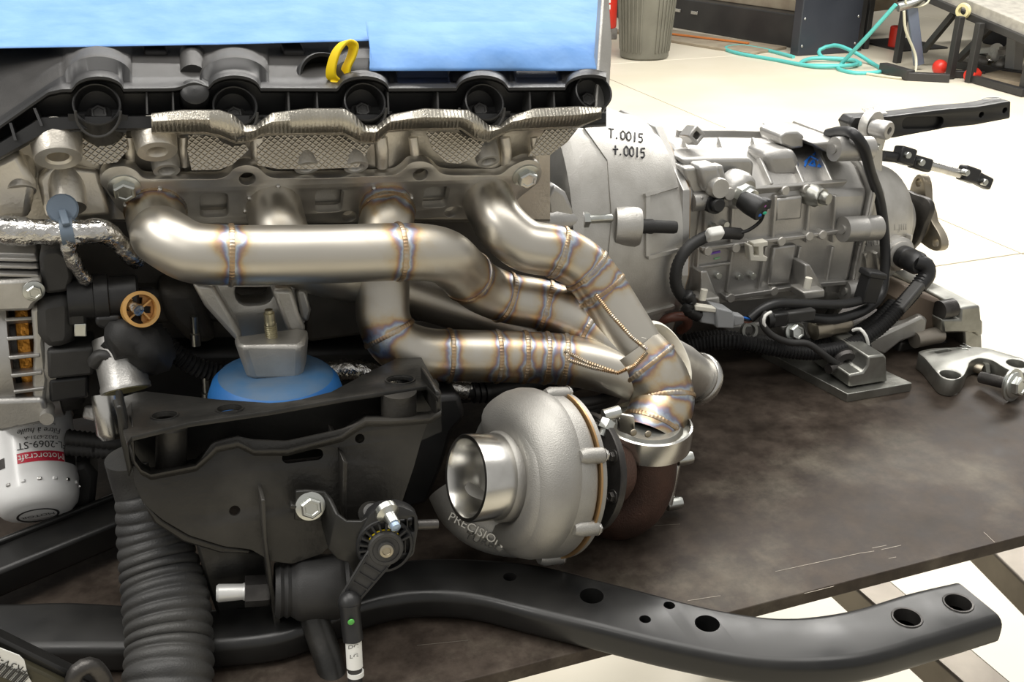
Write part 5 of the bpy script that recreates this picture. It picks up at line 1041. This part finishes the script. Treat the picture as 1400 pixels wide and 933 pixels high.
text('end_print', 'MOTOR', .008, mtx(fe+FA*.001, (-1, 0, 0), FA.cross(Vector((-1, 0, 0)))), 'ink', of_, 0)
# ------------------------------------------------------------------ engine mount
em = thing('mount_bracket', 'cast aluminium engine mount arm with threaded stud under the header', 'mount bracket', at(372, 510, Y=.83))
plate_px('web', [(262, 388), (420, 388), (424, 430), (412, 452), (392, 470), (330, 470), (318, 452), (300, 440), (283, 420)], [(348, 400, .034, .026, .012)], .03, at(350, 430, Y=.895), (0, -1, 0), 'alu_light', em, bevel=.003, rnd=.004)
MB().prism([at(x, y, Y=.866) for x, y in ((262, 388), (292, 390), (330, 455), (334, 478), (318, 462), (298, 440), (280, 420))], (0, .05, 0)).build('arm', 'alu_light', em, bevel=.004)
MB().prism([at(x, y, Y=.866) for x, y in ((372, 396), (400, 396), (410, 430), (420, 452), (404, 466), (392, 450), (380, 420))], (0, .05, 0)).build('arm', 'alu_light', em, bevel=.004)
MB().prism([at(x, y, Y=.885) for x, y in ((404, 398), (418, 396), (426, 425), (422, 442), (412, 438))], (0, .03, 0)).build('ear', 'alu', em, bevel=.003)
topz = [at(320, 461, Y=.868), at(408, 449, Y=.868), at(421, 450, Y=.852), at(416, 468, Y=.832), at(408, 473, Y=.826), at(334, 472, Y=.826), at(324, 470, Y=.834)]
MB().loft([topz, [p_+Vector((0, 0, -.006)) for p_ in topz], [p_.lerp(sum(topz, Vector())/7, .16)+Vector((0, 0, -.034)) for p_ in topz]], closed=True, capends=True).build('foot', 'alu_light', em, bevel=.003)
sdp = at(372, 467, Y=.846)
P = [sdp+Vector((.0, 0, .0005*k-.008)) for k in range(78)]
MB().tube(P, [.0056 if (k % 4 < 2 and k < 52) else .0049 if k < 56 else (.0048 if k < 72 else .0035) for k in range(78)], 18).build('stud', mat('yellow_zinc', (.62, .58, .42), .3, 1.), em)
MB().lathe(sdp, (0, 0, 1), [(.0052, -.001), (.0105, -.001), (.0105, .0008), (.0052, .0008)], 28).build('hole_rim', 'darkiron', em)
bd = thing('isolator', 'blue domed polyurethane isolator under the engine mount foot', 'isolator', at(378, 545, Y=.83))
bc_ = at(378, 532, Y=.842)
MB().lathe(bc_, EZ, [(0, -.022), (.058, -.022), (.0605, -.014), (.060, -.004), (.056, .008), (.0505, .0138)], 64).build('dome', 'blue', bd)
MB().lathe(bc_, EZ, [(.0506, .0137), (.045, .0172), (.036, .0192), (.030, .0185), (.022, .0182), (0, .0182)], 64).build('dusty_centre', 'bluedust', bd)
MB().lathe(bc_, EZ, [(.0, -.028), (.056, -.028), (.057, -.022), (0, -.022)], 64).build('base_ring', 'alu_light', bd)
hose('foil_hose', [(430, 512, .905), (470, 506, .90), (500, 508, .895), (560, 522, .885), (610, 529, .875), (645, 533, .87)], .0105, 'foil', 'silver foil-sleeved hose passing behind the black crossmember', 'hose', corr=.03)
hose('black_hose', [(640, 534, .868), (660, 536, .866), (700, 528, .866), (760, 520, .87), (800, 512, .875)], .0085, 'rubber', 'black hose end with clamp leading to the turbo', 'hose')
hc = thing('hose_clamp', 'black ringed clamp on the foil hose above the turbo', 'clamp', at(652, 535, Y=.867))
for k in range(3): MB().lathe(at(648+k*8, 535, Y=.8665), (1, .05, 0), [(.0095, -.002), (.0122, -.002), (.0122, .002), (.0095, .002)], 28).build('ring', 'plastic', hc)
for k in range(3): tag(hose('oil_line', [(775, 552+k*5, .82), (805, 550+k*6, .82), (835, 540+k*5, .83), (850, 520+k*4, .845), (858, 505, .86)], .0055, 'rubber', 'black oil line of the bundle between turbo and collector', 'hose'), group='oil lines behind the turbo')
hose('oil_fitting', [(765, 535, .85), (785, 528, .85), (800, 522, .855)], .0065, 'plastic', 'short black fitting behind the compressor top', 'fitting')
# ------------------------------------------------------------------ crossmember tower
cm = thing('crossmember', 'dusty black welded steel crossmember tower carrying the blue isolator', 'crossmember', at(380, 760, Y=.74))
tp3 = [(154, 547, .76), (186, 537, .775), (200, 535, .785), (296, 546, .795), (369, 551, .80), (400, 549, .80), (452, 536, .80), (500, 511, .81), (547, 487, .82), (574, 484, .82), (579, 494, .81), (603, 536, .75), (599, 545, .735), (583, 528, .735), (478, 543, .735), (369, 562, .735), (259, 578, .735), (180, 597, .735), (174, 606, .737)]
pf = [at(x, y, Y=Y) for x, y, Y in tp3]
# best plane through the top plate so that it is one flat sheet
cen = sum(pf, Vector())/len(pf); _, _, vt = np.linalg.svd(np.array([list(p-cen) for p in pf])); NP = Vector(vt[2]); NP = NP if NP.z > 0 else -NP
print('plate normal', NP)
plate_px('top_plate', [(x, y) for x, y, _ in tp3], [(225, 569, .0092), (314, 560, .0095), (547, 520, .0115)], .004, cen, NP, 'dirtyplate', cm, bevel=.0006)
def topz_(px, py): return onpl(px, py, cen, NP)
for px, py, r in ((225, 569, .0095), (314, 560, .0098), (547, 520, .012)): MB().lathe(topz_(px, py), NP, [(r, -.003), (r+.0016, -.001), (r+.0012, .0012), (r, .001), (r-.0006, -.003)], 28, cap=False).build('hole_collar', 'dirtyplate', cm)
lipx = [(176, 606), (183, 630), (192, 643), (206, 650), (268, 638), (286, 622), (296, 612), (325, 606), (347, 617), (392, 617), (467, 598), (486, 585), (500, 577), (536, 577), (587, 573), (603, 563)]
lipo = [at(x, y, Y=.728) for x, y in lipx]; lipi = [at(x, y-9, Y=.765) for x, y in lipx]; lipb = [p+Vector((0, 0, -.004)) for p in lipo]
MB().loft([lipi, lipo, lipb]).build('lower_lip', 'dirty', cm, solid=.002, ang=50)
for px, ptop, pbot, r in ((234, 580, 632, .0122), (545, 532, 577, .0152)):
    a = at(px, ptop, Y=.757); b = at(px, pbot+8, Y=.757); MB().tube([a+Vector((0, 0, -.002)), b], r, 28).build('spacer_tube', 'dirty', cm)
MB().prism([at(x, y, Y=.775) for x, y in ((180, 590), (600, 525), (604, 590), (560, 610), (300, 640), (185, 650))], (0, .01, 0)).build('back_web', 'dirtyplate', cm)
for pts in ([(174, 600), (182, 588), (186, 640), (180, 632)], [(596, 534), (604, 540), (605, 566), (597, 574)]): MB().prism([at(x, y, Y=.73) for x, y in pts], (0, .05, 0)).build('end_cap', 'dirtyplate', cm, bevel=.002)
MB().prism([at(x, y, Y=.733) for x, y in ((158, 556), (168, 556), (178, 600), (182, 640), (176, 655), (165, 605))], (0, .03, 0)).build('side_flange', 'dirtyplate', cm, bevel=.002)
web = [(180, 634), (206, 650), (268, 638), (290, 606), (325, 598), (347, 602), (392, 604), (467, 588), (500, 575), (536, 579), (586, 575), (577, 600), (566, 640), (549, 690), (535, 712), (500, 722), (470, 730), (440, 758), (400, 772), (370, 768), (343, 752), (307, 748), (259, 733), (223, 712), (196, 690), (185, 665)]
NW = Vector((0, -.97, .24)).normalized()
plate_px('front_web', web, [(414, 624, .033, .0092, .0045), (321, 699, .0042), (492, 600, .0038)], .004, at(380, 650, Y=.731), NW, 'dirty', cm, bevel=.0008, rnd=.003)
MB().prism([at(x, y, Y=.728) for x, y in ((196, 690), (223, 712), (259, 733), (307, 748), (343, 752), (343, 759), (300, 757), (250, 742), (210, 716))], (0, .02, 0)).build('lower_flange', 'dirty', cm, bevel=.002)
for pts, Y in (([(357, 684), (363, 684), (366, 740), (374, 800), (384, 850), (392, 900), (385, 906), (376, 860), (367, 800), (360, 740)], .706), ([(469, 630), (476, 634), (474, 700), (478, 760), (470, 765), (468, 700)], .712)):
    MB().prism([at(x, y, Y=Y) for x, y in pts], (.0, .07, 0)).build('gusset', 'dirty', cm, bevel=.001)
MB().prism([at(x, y, Y=.738) for x, y in ((268, 745), (366, 758), (380, 862), (300, 850), (282, 800))], (0, .012, 0)).build('leg_plate', 'dirtyplate', cm, bevel=.003)
MB().prism([at(x, y, Y=.745) for x, y in ((470, 715), (548, 690), (545, 770), (500, 800), (470, 800))], (0, .02, 0)).build('rear_plate', 'dirtyplate', cm, bevel=.003)
MB().prism([at(x, y, Y=.70) for x, y in ((383, 892), (398, 890), (420, 898), (410, 906), (388, 908))], (0, .02, 0)).build('toe', 'dirty', cm, bevel=.002)
bl_ = thing('black_support', 'smooth black plastic support behind the crossmember and turbo inlet', 'support', at(600, 640, Y=.82))
MB().prism([at(x, y, Y=.83) for x, y in ((560, 545), (630, 540), (638, 570), (620, 592), (606, 640), (585, 690), (545, 700))], (0, .05, 0)).build('body', 'plastic', bl_, bevel=.006)
# ------------------------------------------------------------------ rubber boot
bt = thing('bellows_boot', 'ribbed black rubber bellows boot hanging from the crossmember', 'boot', at(235, 933, Y=.62))
cl = [(194, 676, .785), (206, 728, .772), (219, 780, .752), (228, 830, .728), (232, 880, .704), (230, 930, .68), (226, 985, .66)]
rp_ = [36, 46, 55, 60, 60, 62, 62]
P = smooth_path([at(*c[:2], Y=c[2]) for c in cl], .0012)
Rr = np.interp(np.linspace(0, 1, len(P)), np.linspace(0, 1, 7), [r*.000605*(1-.014*i) for i, r in enumerate(rp_)]); ln = sum((P[i+1]-P[i]).length for i in range(len(P)-1)); nr = 19
R2 = [r*(.93+.085*abs(math.sin(math.pi*nr*i/len(P)))**.6) for i, r in enumerate(Rr)]
MB().tube(P, R2, 56).build('bellows', 'boot', bt, ang=89)
MB().tube(smooth_path([at(178, 625, Y=.79), at(186, 655, Y=.79), at(196, 690, Y=.785)], .004), [.020, .021, .021, .0215, .022, .022] and .0205, 40).build('neck', 'boot', bt)
# ------------------------------------------------------------------ sensor bracket and level sensor
sbk = thing('sensor_bracket', 'bent black stamped bracket bolted to the crossmember', 'bracket', at(440, 700, Y=.72))
strip = [((404, 671), (402, 710)), ((418, 670), (416, 711)), ((444, 672), (440, 711)), ((452, 682), (443, 722)), ((462, 703), (450, 750)), ((474, 712), (462, 764)), ((494, 712), (476, 768)), ((512, 700), (486, 790)), ((532, 690), (500, 786)), ((548, 692), (520, 760))]
Ys = [.712, .712, .712, .707, .694, .690, .688, .686, .686, .686]
MB().loft([[at(*a, Y=y) for (a, b_), y in zip(strip, Ys)], [at(*b_, Y=y) for (a, b_), y in zip(strip, Ys)]]).build('strip', 'dirtyplate', sbk, solid=.004, bevel=.001, ang=30)
bolt(sbk, at(424, 692, Y=.7085), NW, .0083, mat('dusty_zinc', (.5, .49, .46), .5, .6) and 'zinc', label='pale flanged hex bolt')
MB().bar(at(396, 690, Y=.711), at(404, 692, Y=.711), .008, .004).build('tab', 'dirtyplate', sbk, bevel=.001)
ls = thing('level_sensor', 'ride height sensor with ribbed black body and swinging lever', 'sensor', at(530, 760, Y=.69))
sbody = plate_px('body', [(505, 704), (520, 694), (546, 692), (562, 698), (571, 706), (572, 722), (566, 760), (556, 766), (540, 766), (512, 764), (494, 752), (490, 735)], [(551, 720, .006, .012, .0015), (562, 718, .005, .014, .0015), (549, 748, .005, .012, .0015), (559, 746, .005, .014, .0015), (505, 740, .006, .010, .002)], .014, at(530, 735, Y=.679), (-.1, -.98, .15), 'plastic', ls, bevel=.001, rnd=.003)
MB().box(at(535, 735, Y=.6985), (.036, .008, .036), (EX, EY, EZ)).build('back_plate', 'plastic', ls, bevel=.002)
hubc = at(527, 749, Y=.674); hn = Vector((-.1, -.97, .2)).normalized()
hx_, hy_, _ = frame(hn)
for k in range(12):
    a = math.radians(20+k*16); d = hx_*math.cos(a)+hy_*math.sin(a); MB().bar(hubc+d*.012-hn*.002, hubc+d*.0215-hn*.002, .0016, .008, up=hn).build('cooling_rib', 'plastic', sbody)
MB().lathe(hubc-hn*.004, hn, [(.0225, -.004), (.0235, 0), (.0225, .002), (.0205, .002), (.0205, -.004)], 40).build('rim', 'plastic', ls)
MB().lathe(hubc, hn, [(.0145, -.004), (.0145, .003), (.0135, .0045), (.011, .0045), (.0105, .0035), (.0068, .0035), (.0068, .006), (.0055, .0065), (0, .0065)], 36).build('hub', 'plastic2', ls)
MB().lathe(hubc, hn, [(.0055, .005), (.0055, .0075), (.0035, .008), (.003, .007), (0, .007)], 20).build('hub_nut', mat('pale_bronze', (.4, .36, .28), .35, .9), ls)
MB().lathe(hubc, hn, [(.0125, -.0015), (.0152, -.0015), (.0152, -.0005), (.0125, -.0005)], 36, 40, 150).build('yellow_arc', 'yellow', ls)
le = at(474, 822, Y=.668)
ld = (le-hubc).normalized(); lsd = ld.cross(hn).normalized()
lo = [hubc+lsd*.0125, le+lsd*.0075, le-lsd*.0075, hubc-lsd*.0125]
lev = MB().prism([p-hn*.001 for p in lo], hn*.0045).build('lever', 'plastic2', ls, bevel=.001)
MB().bar(hubc+lsd*.010+hn*.004+ld*.012, le+lsd*.006+hn*.004, .0018, .002, up=hn).build('lever_rib', 'plastic', lev); MB().bar(hubc-lsd*.010+hn*.004+ld*.012, le-lsd*.006+hn*.004, .0018, .002, up=hn).build('lever_rib', 'plastic', lev)
for k in range(4): q = hubc.lerp(le, .35+.16*k)+hn*.004; MB().bar(q-lsd*.008, q+lsd*.008, .0016, .002, up=hn).build('lever_rib', 'plastic', lev)
s0 = at(529, 700, Y=.676); MB().lathe(s0, (.15, -.85, -.25), [(.0095, -.003), (.0095, .002), (.0062, .004), (.0052, .005), (.0052, .014), (0, .014)], 20).build('stud_nut', 'zinc', ls)
MB().lathe(s0, (.15, -.85, -.25), [(.004, .012), (.004, .018), (0, .019)], 14).build('stud_tip', mat('blue_dab', (.35, .45, .6), .4, .5), ls)
MB().tube([at(570, 718, Y=.685), at(598, 717, Y=.685)], .0042, 14).build('plug_pin', 'darkiron', ls)
MB().lathe(at(508, 702, Y=.70), (0, -.5, .8), [(.009, -.01), (.011, 0), (.007, .004), (0, .004)], 20).build('boss', 'dirtyplate', ls)
lr = thing('sensor_link', 'thin black sensor link rod with white printed sleeve', 'link rod', at(484, 930, Y=.655))
MB().sphere(at(478, 824, Y=.662), .0095, 20).build('ball_socket', 'plastic', lr)
pr = [at(478, 826, Y=.660), at(480, 850, Y=.656), at(483, 876, Y=.65), at(486, 940, Y=.64)]
MB().tube(smooth_path(pr[:3], .004), .0082, 20).build('socket_sleeve', 'plastic', lr); MB().tube(smooth_path(pr[1:], .004), .0058, 18).build('rod', 'plastic2', lr)
MB().tube([at(483.2, 876, Y=.65), at(485, 912, Y=.6445)], .0066, 20).build('label_sleeve', 'whitep', lr)
MB().tube([at(486, 918, Y=.6435), at(486.3, 924, Y=.6427)], .0068, 20).build('end_ring', 'whitep', lr)
MB().sphere(at(480, 851, Y=.648), (.0028, .001, .0028), 10).build('green_dot', mat('green_dot', (.1, .45, .08), .4), lr)
text('print', 'DC', .006, mtx(at(483, 885, Y=.643), EX, (0, -.1, 1)), 'ink', lr, 0); text('print', 'LG', .006, mtx(at(484, 898, Y=.641), EX, (0, -.1, 1)), 'ink', lr, 0)
# ------------------------------------------------------------------ control arm bushing
ca = thing('control_arm', 'black control arm with large rubber bushing under the crossmember', 'control arm', at(430, 820, Y=.7))
bu = at(392, 806, Y=.715); bx_ = Vector((.985, -.1, -.12)).normalized()
MB().lathe(bu, bx_, [(.0, -.010), (.022, -.010), (.024, -.006), (.022, -.003), (.024, .0), (.0225, .003), (.0245, .006), (.026, .008), (.0275, .012), (.0275, .042), (.026, .045), (.024, .047), (.0255, .050), (.023, .053), (.024, .056), (.022, .06), (0, .06)], 48).build('bushing', 'rubber', ca)
MB().tube(smooth_path([at(424, 830, Y=.705), at(438, 870, Y=.69), at(450, 905, Y=.675), at(462, 950, Y=.66)], .004), [.013]*3 and .012, 24).build('arm', 'dirtyplate', ca)
MB().lathe(bu-bx_*.012, bx_, [(.006, -.045), (.0075, -.043)]+[(.0075 if i % 2 else .0066, -.024+.0016*i) for i in range(9)]+[(.0075, -.008), (0, -.008)], 22).build('stud', mat('white_zinc', (.68, .68, .66), .4, .4), ca)
MB().lathe(bu-bx_*.012, bx_, [(.013, -.022), (.013, -.004), (.012, -.002)], 6).build('nut', 'darkiron', ca)
# ------------------------------------------------------------------ rails
fr_ = thing('frame_rail', 'long S-shaped black steel rail lying across the table front', 'rail', at(900, 850, Z=0))
far = [(-60, 818), (0, 826), (90, 824), (200, 830), (290, 834), (380, 826), (440, 808), (500, 778), (560, 766), (650, 765), (740, 774), (800, 789), (860, 804), (980, 834), (1070, 846), (1160, 837), (1250, 811), (1311, 797)]
near = [(-60, 872), (0, 880), (90, 880), (200, 880), (290, 876), (380, 866), (440, 846), (500, 822), (560, 810), (640, 812), (710, 828), (760, 840), (810, 852), (920, 879), (1040, 900), (1160, 899), (1280, 868), (1366, 842)]
zr_ = .031; LF = smooth_path([at(x, y, Z=zr_) for x, y in far], .012); LN = smooth_path([at(x, y, Z=zr_) for x, y in near], .012)
def resample(P, n):
    d = [0]
    for i in range(1, len(P)): d.append(d[-1]+(P[i]-P[i-1]).length)
    out_ = []
    for s in np.linspace(0, d[-1], n):
        i = min(max(np.searchsorted(d, s)-1, 0), len(P)-2); t = (s-d[i])/max(d[i+1]-d[i], 1e-9); out_.append(P[i].lerp(P[i+1], t))
    return out_
NN = 110; LF = resample(LF, NN); LN = resample(LN, NN); rows = []
for i in range(NN):
    f_, n_ = LF[i], LN[i]; d = (f_-n_).normalized(); w_ = (f_-n_).length; rr = min(.009, w_*.2); zb = .002; r = []
    def arc(c, a0, a1, k=5): return [c+(-d*math.cos(math.radians(a))+Vector((0, 0, 1))*math.sin(math.radians(a)))*rr for a in np.linspace(a0, a1, k)]
    n2 = n_-d*rr*.6; f2 = f_+d*rr*.6
    r += arc(Vector((n2.x, n2.y, zr_-rr))+d*rr, 0, 90); r += arc(Vector((f2.x, f2.y, zr_-rr))-d*rr, 90, 180); r += arc(Vector((f2.x, f2.y, zb+rr))-d*rr, 180, 270); r += arc(Vector((n2.x, n2.y, zb+rr))+d*rr, 270, 360); rows.append(r)
rail = MB().loft(rows, closed=True, capends=True).build('rail_body', 'paint', fr_, ang=40)
holes = [(697, 789, .006), (809, 815, .0105), (882, 847, .005), (915, 828, .005), (967, 853, .0105), (1240, 845, .0115), (1310, 825, .0115)]
boolcut(rail, [MB().lathe(at(x, y, Z=zr_)-Vector((0, 0, .02)), (0, 0, 1), [(r, 0), (r, .04)], 24) for x, y, r in holes])
for x, y, r in holes[-2:]:
    MB().lathe(at(x, y, Z=zr_), (0, 0, 1), [(r*.95, -.012), (r*.97, .0006), (r*1.1, .0009), (r*1.14, 0)], 28, cap=False).build('hole_insert', 'darkiron', fr_)
    MB().lathe(at(x, y, Z=zr_-.012), (0, 0, 1), [(0, 0), (r*.95, 0)], 20).build('hole_floor', 'darkiron', fr_)
rr_ = thing('rear_rail', 'straight black rail lying behind the rubber boot on the table', 'rail', at(80, 770, Z=0))
a, b = at(-80, 812, Z=.03), at(240, 680, Z=.03)
MB().bar(a, b, .045, .028, up=(0, 0, 1)).build('body', 'paint', rr_, bevel=.004); MB().bar(a+Vector((0, .02, .016)), b+Vector((0, .02, .016)), .006, .006, up=(0, 0, 1)).build('edge_bead', 'paint', rr_, bevel=.002)
# labelled arm in the near corner
la = thing('labelled_arm', 'olive black bracket with white barcode label in front of the rail', 'bracket', at(60, 930, Z=.04))
pl_ = [at(-40, 862, Y=.64), at(0, 874, Y=.64), at(105, 925, Y=.64), at(150, 950, Y=.64), at(150, 1000, Y=.64), at(-40, 1000, Y=.64)]
MB().prism(pl_, (0, .012, 0)).build('top_edge', 'paint', la, bevel=.002)
MB().prism([p+Vector((0, -.006, -.008)) for p in pl_], (0, .01, 0)).build('plate', mat('olive_steel', (.055, .05, .03), .4, .3), la, bevel=.002)
ye = .632; po = at(0, 893, Y=ye); lx = (at(35, 908, Y=ye)-po).normalized(); ly = Vector((0, -1, 0)).cross(lx); ly = ly if ly.z > 0 else -ly
lab_ = MB().prism([at(x, y, Y=ye-.001) for x, y in ((-30, 878), (0, 887), (26, 897), (33, 904), (38, 925), (44, 936), (36, 940), (0, 925), (-30, 910))], (0, .001, 0)).build('label', 'whitep', la)
text('label_print', 'FR3V-3078', .0085, mtx(at(-4, 902, Y=ye-.0016)+lx*.004, -lx, -ly), 'ink', la, 0)
for k in range(16):
    q = at(2, 917, Y=ye-.0016)+lx*(-.004+.0015*k); MB().box(q, (.0004+.0005*(k*7 % 3), .0002, .010), (lx, Vector((0, 1, 0)), ly)).build('barcode_bar', 'ink', lab_)
MB().tube(smooth_path([at(98, 938, Y=.635), at(106, 918, Y=.635), at(122, 910, Y=.638), at(138, 922, Y=.64), at(146, 945, Y=.64)], .004), .006, 16).build('cast_loop', 'darkiron', la)
bpy.context.view_layer.update()
